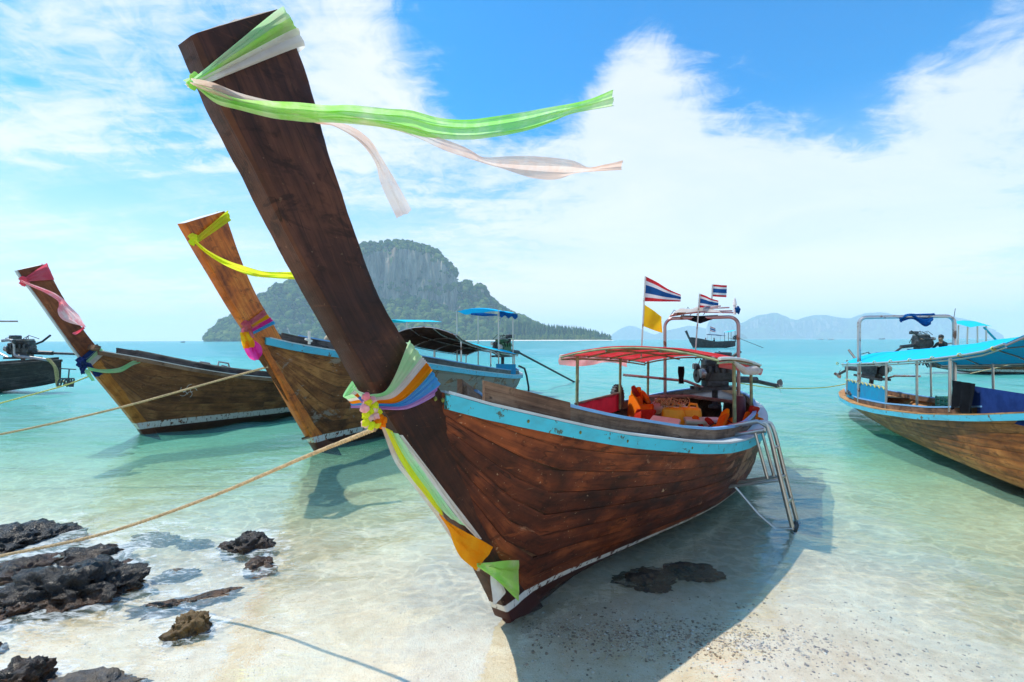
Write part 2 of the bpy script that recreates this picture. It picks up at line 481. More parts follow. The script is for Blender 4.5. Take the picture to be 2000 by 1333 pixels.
M['inner'] = wood('inner_wood', (0.05, 0.024, 0.014), (0.13, 0.065, 0.035), (0.24, 0.13, 0.07), 0.65, (2.0, 40))
M['inner_warm'] = wood('inner_wood_warm', (0.2, 0.09, 0.03), (0.45, 0.22, 0.08), (0.6, 0.36, 0.16), 0.6, (2.0, 40))
M['deck'] = wood('deck_wood', (0.12, 0.07, 0.04), (0.30, 0.19, 0.11), (0.46, 0.32, 0.2), 0.65, (2.0, 40))
M['turq'] = paint('turquoise_paint', (0.035, 0.50, 0.64), (0.05, 0.11, 0.09), 0.605, 0.5, 0.55)
M['turq2'] = paint('aqua_paint', (0.06, 0.42, 0.58), (0.10, 0.10, 0.07), 0.60, 0.5, 0.55)
M['skyblue'] = paint('sky_blue_paint', (0.16, 0.38, 0.66), (0.12, 0.1, 0.09), 0.66)
M['white'] = paint('white_paint', (0.72, 0.70, 0.66), (0.2, 0.14, 0.1), 0.66)
M['palegrey'] = paint('pale_grey_paint', (0.50, 0.56, 0.58), (0.2, 0.15, 0.12), 0.68)
M['rust_green'] = plain('verdigris_bolt', (0.14, 0.16, 0.03), 0.8, 0.0, 0.5, 60)
M['steel'] = steel('stainless_steel', (0.46, 0.45, 0.42), 0.66)
M['rusty'] = steel('rusty_steel', (0.50, 0.46, 0.44), 0.53)
M['redsteel'] = steel('reddish_steel', (0.36, 0.24, 0.24), 0.55)
M['pole_green'] = plain('green_stained_pole', (0.22, 0.27, 0.13), 0.6, 0.0, 0.4, 9)
M['engine'] = plain('engine_iron', (0.05, 0.052, 0.056), 0.45, 0.5, 0.5, 18, 0.3)
M['engine_light'] = plain('engine_alloy', (0.36, 0.35, 0.34), 0.4, 0.7, 0.3, 25, 0.2)
M['engine_green'] = plain('engine_green', (0.03, 0.12, 0.05), 0.45, 0.1, 0.3, 18)
M['engine_blue'] = plain('engine_blue', (0.03, 0.10, 0.22), 0.5, 0.1, 0.3, 18)
M['black'] = plain('black_rubber', (0.016, 0.016, 0.018), 0.6, 0.0, 0.3, 20)
M['hose'] = plain('ochre_hose', (0.40, 0.30, 0.11), 0.6, 0.0, 0.3, 20)
M['rope'] = plain('hemp_rope', (0.50, 0.36, 0.20), 0.85, 0.0, 0.3, 60, 0.5)
M['rope_y'] = plain('yellow_rope', (0.62, 0.60, 0.16), 0.8, 0.0, 0.2, 60, 0.4)
M['red_tarp'] = cloth('red_tarpaulin', (0.72, 0.035, 0.045), 0.45, (0.78, 0.09, 0.10), 6)
M['pink_tarp'] = cloth('pink_tarpaulin', (0.88, 0.48, 0.48), 0.55, (0.86, 0.34, 0.36), 8)
M['red_panel'] = cloth('red_canvas', (0.52, 0.025, 0.05), 0.3, (0.42, 0.02, 0.04), 6)
M['blue_tarp'] = cloth('blue_tarpaulin', (0.015, 0.50, 0.84), 0.12, (0.03, 0.44, 0.78), 6)
M['aqua_tarp'] = cloth('aqua_tarpaulin', (0.02, 0.60, 0.76), 0.06, (0.04, 0.52, 0.72), 6)
M['dark_lining'] = cloth('dark_lining', (0.05, 0.035, 0.03), 0.05, (0.09, 0.06, 0.05), 6)
M['blue_panel'] = cloth('blue_canvas', (0.03, 0.36, 0.62), 0.35, (0.05, 0.30, 0.55), 6)
M['navy_panel'] = cloth('navy_canvas', (0.02, 0.05, 0.2), 0.2, None, 6)
M['blue_cloth'] = cloth('blue_cloth', (0.012, 0.10, 0.32), 0.3)
M['black_cloth'] = cloth('black_cloth', (0.012, 0.014, 0.018), 0.1)
M['white_cloth'] = cloth('white_cloth', (0.86, 0.84, 0.80), 0.55, (0.78, 0.72, 0.66))
M['sheer_white'] = cloth('sheer_peach_cloth', (0.86, 0.76, 0.70), 0.58, (0.80, 0.56, 0.44), 40, 0.22)
M['green_cloth'] = cloth('green_cloth', (0.42, 0.84, 0.16), 0.58, (0.62, 0.84, 0.34), 40)
M['streamer_green'] = cloth('flying_green_cloth', (0.38, 0.82, 0.14), 0.6, (0.74, 0.90, 0.58), 40, 0.14)
M['mint_cloth'] = cloth('mint_cloth', (0.46, 0.88, 0.46), 0.58, (0.66, 0.86, 0.56), 40)
M['lime_cloth'] = cloth('lime_cloth', (0.76, 0.90, 0.05), 0.58, (0.88, 0.82, 0.06), 40)
M['orange_cloth'] = cloth('orange_cloth', (0.94, 0.30, 0.01), 0.58, (0.95, 0.40, 0.02), 40)
M['yellow_cloth'] = cloth('yellow_cloth', (0.95, 0.58, 0.02), 0.58, (0.95, 0.48, 0.02), 20)
M['sash_blue'] = cloth('azure_cloth', (0.06, 0.50, 0.85), 0.55, (0.14, 0.40, 0.80), 40)
M['purple_cloth'] = cloth('mauve_cloth', (0.58, 0.28, 0.66), 0.55, (0.66, 0.42, 0.72), 40)
M['rose_cloth'] = cloth('rose_cloth', (0.56, 0.10, 0.14), 0.4, (0.66, 0.22, 0.24), 40)
M['pink_cloth'] = cloth('pink_cloth', (0.94, 0.14, 0.22), 0.58, (0.94, 0.22, 0.30), 40)
M['palepink_cloth'] = cloth('pale_pink_cloth', (0.92, 0.72, 0.74), 0.58, (0.94, 0.34, 0.42), 24)
M['magenta_cloth'] = cloth('magenta_cloth', (0.88, 0.03, 0.32), 0.55, (0.9, 0.08, 0.42), 40)
M['navy_cloth'] = cloth('navy_cloth', (0.025, 0.05, 0.2), 0.3)
M['flag_red'] = cloth('flag_red', (0.70, 0.04, 0.05), 0.45, None, 20)
M['flag_white'] = cloth('flag_white', (0.78, 0.76, 0.76), 0.45, (0.72, 0.7, 0.72), 20)
M['flag_blue'] = cloth('flag_blue', (0.02, 0.10, 0.30), 0.4, None, 20)
M['vest'] = cloth('life_vest_orange', (0.82, 0.20, 0.015), 0.25, (0.72, 0.13, 0.01), 12)
M['vest_red'] = cloth('life_vest_red', (0.45, 0.035, 0.02), 0.2, None, 12)
M['jerry'] = plain('jerrycan_plastic', (0.95, 0.50, 0.02), 0.45, 0.0, 0.12, 6, 0.1)
M['cooler_body'] = plain('cooler_body_plastic', (0.40, 0.38, 0.22), 0.45, 0.0, 0.1, 6)
M['cooler_lid'] = plain('cooler_lid_plastic', (0.40, 0.58, 0.44), 0.45, 0.0, 0.1, 6)
M['beige'] = plain('beige_vinyl', (0.64, 0.54, 0.44), 0.5, 0.0, 0.1, 8)
M['white_plastic'] = plain('white_plastic', (0.72, 0.70, 0.68), 0.4, 0.0, 0.08, 8)
M['green_plastic'] = plain('green_plastic', (0.05, 0.36, 0.24), 0.45, 0.0, 0.15, 8)
M['maroon'] = plain('maroon_vinyl', (0.07, 0.012, 0.03), 0.5, 0.0, 0.2, 8)
M['skin'] = plain('skin', (0.34, 0.18, 0.11), 0.5, 0.0, 0.08, 20)
M['hair'] = plain('black_hair', (0.012, 0.010, 0.010), 0.5, 0.0, 0.3, 60)
M['dark_shirt'] = cloth('dark_shirt', (0.02, 0.035, 0.04), 0.1)
M['cream_shirt'] = cloth('cream_shirt', (0.66, 0.55, 0.40), 0.2, (0.55, 0.42, 0.28))

# ------------------------------------------------------------------ the beach and the sea bed: one sheet
def bed(x, y):
    """height of the sand; water level is z = 0"""
    yy = y-2.15-0.10*np.sin(x*0.55+0.6)
    z = np.where(yy > 0, -0.016-0.022*yy-0.0044*np.clip(yy, 0, 9)**2, -0.016-0.030*yy)
    z = np.where(yy > 9, -0.016-0.022*9-0.0044*81-0.06*(yy-9), z)
    z = z-0.045*np.clip((x-1.6)/1.8, 0, 1)*np.exp(-((y-3.5)/2.5)**2)
    z = np.clip(z, -7.0, 1.6)
    n = (fbm(x*0.9, y*0.9, 4, 3)-0.5)*0.05+(fbm(x*4.1, y*5.0, 3, 11)-0.5)*0.016
    und = np.clip((y+2)/3, 0.2, 1)
    z = z+n*und
    z = z+0.012*np.exp(-(((x-1.05)/0.75)**2+((y-2.95)/0.28)**2))           # little gravel bank by the bow
    return z

def radial(rmin, rmax, ratio, a0, a1, na):
    r = [rmin]
    while r[-1] < rmax: r.append(r[-1]*ratio)
    r = np.array(r); a = np.radians(np.linspace(a0, a1, na))
    R, A = np.meshgrid(r, a, indexing='ij')
    return R, A, R*np.sin(A), R*np.cos(A)

def sheet(name, X, Y, Z, m, attrs=None, wrap=False):
    nr, na = X.shape
    v = np.stack([X, Y, Z], -1).reshape(-1, 3)
    idx = np.arange(nr*na).reshape(nr, na)
    if wrap: idx = np.concatenate([idx, idx[:, :1]], 1)
    q = np.stack([idx[:-1, :-1], idx[:-1, 1:], idx[1:, 1:], idx[1:, :-1]], -1).reshape(-1, 4)[:, ::-1]
    me = bpy.data.meshes.new(name)
    me.vertices.add(len(v)); me.vertices.foreach_set('co', v.astype(np.float32).ravel())
    me.loops.add(q.size); me.loops.foreach_set('vertex_index', q.astype(np.int32).ravel())
    me.polygons.add(len(q)); me.polygons.foreach_set('loop_start', np.arange(0, q.size, 4, dtype=np.int32))
    me.polygons.foreach_set('loop_total', np.full(len(q), 4, dtype=np.int32))
    me.polygons.foreach_set('use_smooth', np.ones(len(q), dtype=bool))
    me.update(calc_edges=True)
    for k, arr in (attrs or {}).items():
        at_ = me.attributes.new(k, 'FLOAT', 'POINT'); at_.data.foreach_set('value', arr.astype(np.float32).ravel())
    me.materials.append(m)
    o = bpy.data.objects.new(name, me); COL.objects.link(o); return o

def sand_material():
    m, T = mat('sand')
    p = T.n('ShaderNodeNewGeometry').outputs['Position']
    a = T.noise(p, 1.3, 5, 0.6); b = T.noise(p, 11.0, 5, 0.65); c = T.noise(p, 120.0, 3, 0.6); d = T.noise(p, 45.0, 3, 0.7)
    col = T.ramp(T.math('ADD', T.math('MULTIPLY', a, 0.5), T.math('MULTIPLY', b, 0.5)),
                 ((0.36, (0.66, 0.49, 0.29)), (0.5, (0.80, 0.65, 0.45)), (0.64, (0.85, 0.75, 0.57))))
    col = T.mix(T.smooth(c, 0.60, 0.70, 0, 0.65), col, (0.27, 0.18, 0.11))
    col = T.mix(T.smooth(d, 0.66, 0.74, 0, 0.5), col, (0.24, 0.17, 0.11))
    col = T.mix(T.smooth(c, 0.40, 0.30, 0, 0.4), col, (0.85, 0.79, 0.70))
    h = T.math('ADD', T.math('ADD', T.math('MULTIPLY', c, 0.5), T.math('MULTIPLY', d, 0.8)), b)
    pr = principled(T, Base_Color=col, Roughness=0.62, Normal=bump(T, h, 0.7, 0.012))
    pr.inputs['Specular IOR Level'].default_value = 0.35
    out(T, pr.outputs[0]); return m

R, A, X, Y = radial(0.25, 5400, 1.016, 0, 360, 521)
R, A, X, Y = (q[:, :-1] for q in (R, A, X, Y))
sand = sheet('sand_ground', X, Y, bed(X, Y), sand_material(), wrap=True)
tag(sand, kind='structure')

# rocks: pixel centre, width px, depth ratio, height (m), look
ROCKS = [
    (28, 1062, 175, 0.75, 0.20, 'k', 'black knobbly rock at the left picture edge, rearmost of the outcrop'),
    (30, 1120, 150, 0.6, 0.10, 'k', 'low black rock under the hemp rope at the left picture edge'),
    (178, 1084, 150, 0.55, 0.11, 'k', 'flat-topped black slab rock right behind the tallest brown-flanked rock'),
    (140, 1158, 200, 0.62, 0.22, 'k', 'biggest wet black rock with brown flanks in the left outcrop'),
    (36, 1188, 95, 0.7, 0.10, 'k', 'small black rock at the foot of the biggest rock, left edge'),
    (236, 1104, 60, 0.8, 0.07, 'k', 'small black rock at the right end of the flat slab rock'),
    (302, 1036, 100, 0.4, 0.035, 'k', 'low dark rock awash just right of the hemp rope'),
    (378, 1046, 66, 0.5, 0.02, 'g', 'grey rock just breaking the surface between two darker rocks'),
    (482, 1066, 82, 0.7, 0.15, 'b', 'upright dark brown rock, rightmost of the outcrop and farther out'),
    (508, 1104, 56, 0.7, 0.085, 'b', 'small dark brown rock in front of the upright rightmost rock'),
    (342, 1116, 64, 0.5, 0.025, 'g', 'small grey rock alone in the foamy shallows'),
    (350, 1172, 170, 0.3, 0.03, 'b', 'long thin dark ridge of rock in the wash'),
    (368, 1226, 72, 0.65, 0.10, 'y', 'ochre striped rock standing alone on wet sand'),
    (36, 1338, 110, 0.7, 0.11, 'k', 'black rock in the lower left corner of the picture'),
    (170, 1344, 170, 0.4, 0.035, 'g', 'low grey-black rock on wet sand beside the corner rock'),
    (268, 1085, 30, 0.6, 0.015, 'g', 'tiny grey stone between the flat slab and the foam'),
    (1345, 1118, 110, 0.5, 0.075, 'd', 'dark submerged rock farther from the hull in the boat shadow'),
    (1258, 1132, 105, 0.75, 0.07, 'd', 'dark submerged rock touching the hull in the boat shadow'),
    (0, 1262, 22, 0.7, 0.02, 'k', 'tiny black stone at the left edge above the corner rock'),
]
rock_xy = []
for (px, py, w, dr, h, lk, lb) in ROCKS:
    c = on_ground(px, py, -0.04 if lk == 'd' else 0.0); rock_xy.append((c.x, c.y, w*c.y/FPX/2, h))

# ------------------------------------------------------------------ the sea
R, A, X, Y = radial(1.2, 5400, 1.0105, -88, 88, 561)
dep = np.maximum(0.0, -bed(X, Y))
spac = np.maximum(R*0.0105, R*np.radians(176)/561)
Z = np.zeros_like(X)
for k in range(46):
    lam = 0.22*1.16**k*(0.9+0.2*RNG.random()); th = RNG.normal(0.5, 0.75); ph = RNG.random()*6.28
    if lam > 40: break
    amp = 0.0105*lam**0.75*np.clip(0.10+dep*1.5, 0.1, 1)*np.clip(lam/(spac*4)-0.6, 0, 1)
    amp = np.minimum(amp, 0.028)
    wx = X+0.35*lam*np.sin(Y/lam*0.7+ph); wy = Y+0.35*lam*np.sin(X/lam*0.6+2*ph)
    Z += amp*np.sin(2*np.pi*(wx*np.sin(th)+wy*np.cos(th))/lam+ph)*(0.35+0.9*vnoise(X/lam/5+k*7, Y/lam/5, 90+k))
Z *= 0.8
foam = np.zeros_like(X)
for (rx, ry, rr, rh) in rock_xy[:16]:
    d = np.sqrt((X-rx)**2+((Y-ry)*1.1)**2)
    foam = np.maximum(foam, np.clip(1.25-d/(rr*1.9+0.16), 0, 1)*min(1, 0.5+rh*4))
foam = np.maximum(foam, 0.5*np.exp(-(((X+1.9)/1.3)**2+((Y-3.0)/0.42)**2)))
foam = np.maximum(foam, 0.5*np.clip(1-np.abs(dep-0.012)/0.02, 0, 1)*(X < 0.2)*(Y < 5))

def water_material():
    m, T = mat('sea_water')
    g = T.n('ShaderNodeNewGeometry'); p = g.outputs['Position']
    dp = T.n('ShaderNodeAttribute', attribute_name='depth').outputs['Fac']
    fo = T.n('ShaderNodeAttribute', attribute_name='foam').outputs['Fac']
    # ripples: finer chop near, longer chop far
    r1 = T.noise(T.scale(p, (0.8, 1.4, 1), rot=(0, 0, 0.35)), 3.6, 5, 0.6, 0.8)
    r2 = T.noise(T.scale(p, (0.5, 1.2, 1), rot=(0, 0, -0.3)), 0.9, 5, 0.62, 0.6)
    r3 = T.noise(T.scale(p, (0.25, 1.0, 1), rot=(0, 0, 0.1)), 0.16, 6, 0.66, 0.4)
    r4 = T.noise(T.scale(p, (0.35, 1.3, 1), rot=(0, 0, 0.2)), 1.9, 5, 0.65, 0.5)
    r1 = T.math('ADD', r1, T.math('MULTIPLY', r4, 1.6))
    h = T.math('ADD', T.math('MULTIPLY', r1, 0.22), T.math('ADD', T.math('MULTIPLY', r2, 1.0), T.math('MULTIPLY', r3, 1.6)))
    amp = T.smooth(dp, 0.03, 0.8, 0.16, 1.0)
    bp = T.n('ShaderNodeBump', i_Distance=0.15); T.l(h, bp.inputs['Height']); T.l(amp, bp.inputs['Strength'])
    nb = bp.outputs[0]
    # body colour: pale green over shallow sand to turquoise over depth
    lay = T.noise(T.scale(p, (0.05, 0.16, 1)), 1.0, 4, 0.6)
    dd = T.math('ADD', dp, T.math('MULTIPLY', T.math('SUBTRACT', lay, 0.5), T.math('MULTIPLY', dp, 0.5)))
    body = T.ramp(T.math('MULTIPLY', dd, 0.28), ((0.0, (0.50, 0.72, 0.54)), (0.09, (0.24, 0.62, 0.50)), (0.28, (0.11, 0.53, 0.47)), (0.7, (0.06, 0.43, 0.44)), (1.0, (0.05, 0.36, 0.41))))
    dif = T.n('ShaderNodeBsdfDiffuse'); T.l(body, dif.inputs[0])
    b2 = T.n('ShaderNodeBump', i_Distance=0.13, i_Strength=0.75); T.l(h, b2.inputs['Height']); T.l(b2.outputs[0], dif.inputs['Normal'])
    tint = T.ramp(dp, ((0.0, (1.0, 1.0, 0.99)), (0.08, (0.97, 1.0, 0.98)), (0.16, (0.86, 1.0, 0.94)), (0.32, (0.62, 0.97, 0.86)), (0.6, (0.36, 0.88, 0.76)), (1.0, (0.18, 0.68, 0.62))))
    # painted caustics: a cell pattern in the tint stands in for light focused by ripples
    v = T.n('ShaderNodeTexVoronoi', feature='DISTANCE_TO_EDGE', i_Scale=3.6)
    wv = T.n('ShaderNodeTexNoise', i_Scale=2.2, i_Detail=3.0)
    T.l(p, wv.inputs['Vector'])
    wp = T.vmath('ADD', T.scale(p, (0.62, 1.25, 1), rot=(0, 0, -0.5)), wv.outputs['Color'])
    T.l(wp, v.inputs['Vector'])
    lens = T.smooth(v.outputs['Distance'], 0.0, 0.13, 1.0, 0.73)  # caustic brightness for the tint: bright cell edges, darker cells
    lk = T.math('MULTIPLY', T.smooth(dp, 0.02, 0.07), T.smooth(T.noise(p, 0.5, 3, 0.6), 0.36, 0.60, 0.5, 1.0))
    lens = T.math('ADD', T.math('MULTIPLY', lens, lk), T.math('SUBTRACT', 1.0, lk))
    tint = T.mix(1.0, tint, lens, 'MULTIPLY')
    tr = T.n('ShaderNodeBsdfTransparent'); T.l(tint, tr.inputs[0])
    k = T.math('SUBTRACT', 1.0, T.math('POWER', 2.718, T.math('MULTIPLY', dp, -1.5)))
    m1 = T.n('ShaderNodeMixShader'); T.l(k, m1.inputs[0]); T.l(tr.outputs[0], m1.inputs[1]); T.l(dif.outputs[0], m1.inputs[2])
    # foam: broken white film
    fn = T.noise(T.scale(p, (1, 2.0, 1), rot=(0, 0, 0.5)), 7.0, 7, 0.72, 1.2)
    fk = T.math('MULTIPLY', T.smooth(T.math('ADD', fn, T.math('MULTIPLY', fo, 0.34)), 0.66, 0.90, 0, 0.7), T.smooth(fo, 0.02, 0.3))
    wd = T.n('ShaderNodeBsdfDiffuse', i_Color=(0.80, 0.83, 0.82, 1))
    m2 = T.n('ShaderNodeMixShader'); T.l(fk, m2.inputs[0]); T.l(m1.outputs[0], m2.inputs[1]); T.l(wd.outputs[0], m2.inputs[2])
    gl = T.n('ShaderNodeBsdfGlossy', i_Roughness=0.07); T.l(nb, gl.inputs['Normal'])
    fr = T.n('ShaderNodeFresnel', i_IOR=1.33); T.l(nb, fr.inputs['Normal'])
    m3 = T.n('ShaderNodeMixShader'); T.l(T.math('MULTIPLY', fr.outputs[0], T.smooth(dp, 0.02, 0.7, 0.24, 0.44)), m3.inputs[0]); T.l(m2.outputs[0], m3.inputs[1]); T.l(gl.outputs[0], m3.inputs[2])
    out(T, m3.outputs[0]); return m

sea = sheet('sea_water', X, Y, Z, water_material(), {'depth': dep, 'foam': foam})
tag(sea, kind='structure')

# ------------------------------------------------------------------ rocks
def rock_material(name, base, alt, rough):
    m, T = mat(name)
    ob = T.n('ShaderNodeTexCoord').outputs['Object']
    a = T.noise(ob, 6.0, 6, 0.65, 0.6); b = T.noise(ob, 28.0, 6, 0.7, 0.3); c = T.noise(ob, 90.0, 3, 0.65)
    z = T.n('ShaderNodeSeparateXYZ'); T.l(ob, z.inputs[0])
    col = T.ramp(a, ((0.35, tuple(0.5*x for x in base)), (0.55, base), (0.72, tuple(1.9*x for x in base))))
    k = T.math('MULTIPLY', T.smooth(z.outputs[2], 0.06, 0.24, 1, 0), T.smooth(T.math('ADD', a, T.math('MULTIPLY', b, 0.5)), 0.62, 0.80))
    col = T.mix(k, col, alt)
    h = T.math('ADD', T.math('MULTIPLY', b, 0.8), T.math('MULTIPLY', c, 0.25))
    p = principled(T, Base_Color=col, Roughness=T.math('ADD', T.math('MULTIPLY', b, 0.4), rough-0.2), Normal=bump(T, h, 0.9, 0.02))
    p.inputs['Specular IOR Level'].default_value = 0.4
    out(T, p.outputs[0]); return m
RM = {'k': rock_material('black_rock', (0.007, 0.006, 0.006), (0.10, 0.04, 0.012), 0.28), 'b': rock_material('brown_rock', (0.018, 0.012, 0.010), (0.11, 0.05, 0.018), 0.32),
      'g': rock_material('grey_rock', (0.085, 0.085, 0.09), (0.12, 0.09, 0.06), 0.4), 'y': rock_material('ochre_rock', (0.20, 0.115, 0.03), (0.035, 0.02, 0.01), 0.5),
      'd': rock_material('sunken_rock', (0.035, 0.024, 0.018), (0.11, 0.07, 0.035), 0.6)}
for i, ((px, py, w, dr, h, lk, lb), (rx, ry, rr, rh)) in enumerate(zip(ROCKS, rock_xy)):
    bm = bmesh.new(); bmesh.ops.create_icosphere(bm, subdivisions=5 if w > 60 else 4, radius=1)
    sd = Vector((i*7.3, i*2.1, i*4.7)); z0 = float(bed(np.array([rx]), np.array([ry]))[0])-0.02
    zl = h*0.85+0.05-(0 if lk != 'd' else 0.03)
    for v in bm.verts:
        p = v.co.copy(); d = p.normalized()
        big = mnoise.fractal(d*1.1+sd, 1.0, 2.0, 3)
        rdg = mnoise.ridged_multi_fractal(d*2.2+sd, 0.9, 2.1, 5, 1.0, 2.0)
        fine = mnoise.turbulence(d*7+sd, 4, False)
        rd2 = mnoise.ridged_multi_fractal(Vector((d.x*5, d.y*5, d.z*9))+sd, 0.8, 2.2, 4, 1.0, 2.0)
        s = 0.80+0.40*big+0.15*(rdg-1.0)+0.075*(rd2-1.0)+0.09*(fine-0.3)
        q = d*s
        q.z = max(q.z, -0.5)
        v.co = Vector((q.x*rr*1.28, q.y*rr*dr*1.5, q.z*zl*1.0))
    R3 = Matrix.Rotation((i*1.7) % 0.9-0.3, 4, 'Z')
    mb = MB(); bm.verts.index_update()
    mb.add([R3 @ v.co+Vector((rx, ry, z0+zl*0.25)) for v in bm.verts], [tuple(v.index for v in f.verts) for f in bm.faces]); bm.free()
    solo('rock', mb, RM[lk], lb, 'rock', 'rocks on the shore', sharp=75)

# loose pebbles and shell grit
mb_v, mb_f = [], []
bm = bmesh.new(); bmesh.ops.create_icosphere(bm, subdivisions=1, radius=1); bm.verts.index_update()
ICO_V = np.array([v.co[:] for v in bm.verts]); ICO_F = [tuple(v.index for v in f.verts) for f in bm.faces]; bm.free()
bm = bmesh.new(); bmesh.ops.create_icosphere(bm, subdivisions=2, radius=1); bm.verts.index_update()
ICO2_V = np.array([v.co[:] for v in bm.verts]); ICO2_F = np.array([[v.index for v in f.verts] for f in bm.faces]); bm.free()
def scatter_mesh(name, items, m, tv=ICO_V, tf=ICO_F, jit=0.25, smooth=False):
    """items: (x, y, z, sx, sy, sz, rot, tint); one mesh with a per-vertex tint"""
    it = np.array(items); n = len(it); k = len(tv); tf = np.array(tf)
    V = np.repeat(tv[None], n, 0)*(1+jit*(RNG.random((n, k, 1))-0.5)*2)
    V = V*it[:, None, 3:6]
    c, s = np.cos(it[:, 6])[:, None], np.sin(it[:, 6])[:, None]
    x = V[..., 0]*c-V[..., 1]*s; y = V[..., 0]*s+V[..., 1]*c
    V = np.stack([x, y, V[..., 2]], -1)+it[:, None, :3]
    F = (tf[None]+np.arange(n)[:, None, None]*k).reshape(-1, 3)
    me = bpy.data.meshes.new(name)
    me.vertices.add(n*k); me.vertices.foreach_set('co', V.astype(np.float32).ravel())
    me.loops.add(F.size); me.loops.foreach_set('vertex_index', F.astype(np.int32).ravel())
    me.polygons.add(len(F)); me.polygons.foreach_set('loop_start', np.arange(0, F.size, 3, dtype=np.int32)); me.polygons.foreach_set('loop_total', np.full(len(F), 3, dtype=np.int32))
    if smooth: me.polygons.foreach_set('use_smooth', np.ones(len(F), dtype=bool))
    me.update(calc_edges=True)
    a = me.attributes.new('tint', 'FLOAT', 'POINT'); a.data.foreach_set('value', np.repeat(it[:, 7], k).astype(np.float32))
    me.materials.append(m)
    o = bpy.data.objects.new(name, me); COL.objects.link(o); return o

def tint_material(name, stops, rough=0.7, bscale=None, spec=0.3, trans=0.0):
    m, T = mat(name)
    t = T.n('ShaderNodeAttribute', attribute_name='tint').outputs['Fac']
    p = T.n('ShaderNodeNewGeometry').outputs['Position']
    if bscale:
        n = T.noise(p, bscale, 5, 0.7)
        t = T.math('ADD', t, T.math('MULTIPLY', T.math('SUBTRACT', n, 0.5), 0.7))
    c = T.ramp(t, stops)
    pr = principled(T, Base_Color=c, Roughness=rough)
    if bscale: T.l(bump(T, n, 1.0, 1.2/bscale), pr.inputs['Normal'])
    pr.inputs['Specular IOR Level'].default_value = spec
    sh = pr.outputs[0]
    if trans:
        tl = T.n('ShaderNodeBsdfTranslucent'); T.l(c, tl.inputs[0])
        mx = T.n('ShaderNodeMixShader', i_0=trans); T.l(sh, mx.inputs[1]); T.l(tl.outputs[0], mx.inputs[2]); sh = mx.outputs[0]
    out(T, sh); return m

peb = []
def pebbles(n, x0, x1, y0, y1, smin, smax, dens):
    for _ in range(n):
        x, y = random.uniform(x0, x1), random.uniform(y0, y1)
        if random.random() > dens(x, y): continue
        s = random.uniform(smin, smax)*random.random()**1.5+smin*0.4
        peb.append((x, y, 0, s*random.uniform(0.8, 1.5), s*random.uniform(0.7, 1.2), s*random.uniform(0.3, 0.6), random.random()*6.3, random.random()))
pebbles(30000, 0.05, 2.8, 2.35, 3.5, 0.0025, 0.012, lambda x, y: math.exp(-((y-2.95-0.10*(1.2-x))/0.17)**2)*math.exp(-((x-1.0)/0.75)**2)+0.05)
pebbles(6000, -2.8, 3.0, 2.3, 4.2, 0.0015, 0.005, lambda x, y: 0.5)
peb = np.array(peb); peb[:, 2] = bed(peb[:, 0], peb[:, 1])+peb[:, 5]*0.3
tag(scatter_mesh('pebbles', peb, tint_material('pebble', ((0, (0.20, 0.14, 0.09)), (0.4, (0.42, 0.31, 0.21)), (0.75, (0.60, 0.50, 0.38)), (1, (0.80, 0.74, 0.64))), 0.55)), 'brown and cream pebbles and shell grit on the wet sand', 'pebbles', kind='stuff')

# ------------------------------------------------------------------ the islands
def hill_material(name, forest, rock, rough_scale, thr=(0.42, 0.62)):
    m, T = mat(name)
    g = T.n('ShaderNodeNewGeometry'); p = g.outputs['Position']
    nz = T.n('ShaderNodeSeparateXYZ'); T.l(g.outputs['True Normal'], nz.inputs[0])
    a = T.noise(p, rough_scale, 6, 0.68); st = T.noise(T.scale(p, (1, 1, 0.16)), rough_scale*1.6, 6, 0.7, 0.4)
    fc = T.ramp(a, ((0.3, tuple(0.5*x for x in forest)), (0.52, forest), (0.72, tuple(1.9*x for x in forest))))
    rc = T.ramp(st, ((0.30, tuple(0.14*x for x in rock)), (0.46, tuple(0.55*x for x in rock)), (0.58, rock), (0.8, tuple(min(1, 1.25*x) for x in rock))))
    rc = T.mix(T.smooth(T.noise(T.scale(p, (1, 1, 0.3)), rough_scale*0.5, 4, 0.6), 0.55, 0.7, 0, 0.5), rc, (0.42, 0.26, 0.16))
    k = T.smooth(T.math('ADD', nz.outputs[2], T.math('MULTIPLY', T.math('SUBTRACT', a, 0.5), 1.0)), thr[0], thr[1])
    c = T.mix(k, rc, fc)
    pr = principled(T, Base_Color=c, Roughness=0.9, Normal=bump(T, T.math('ADD', a, st), 1.0, 3.0))
    pr.inputs['Specular IOR Level'].default_value = 0.1
    out(T, pr.outputs[0]); return m

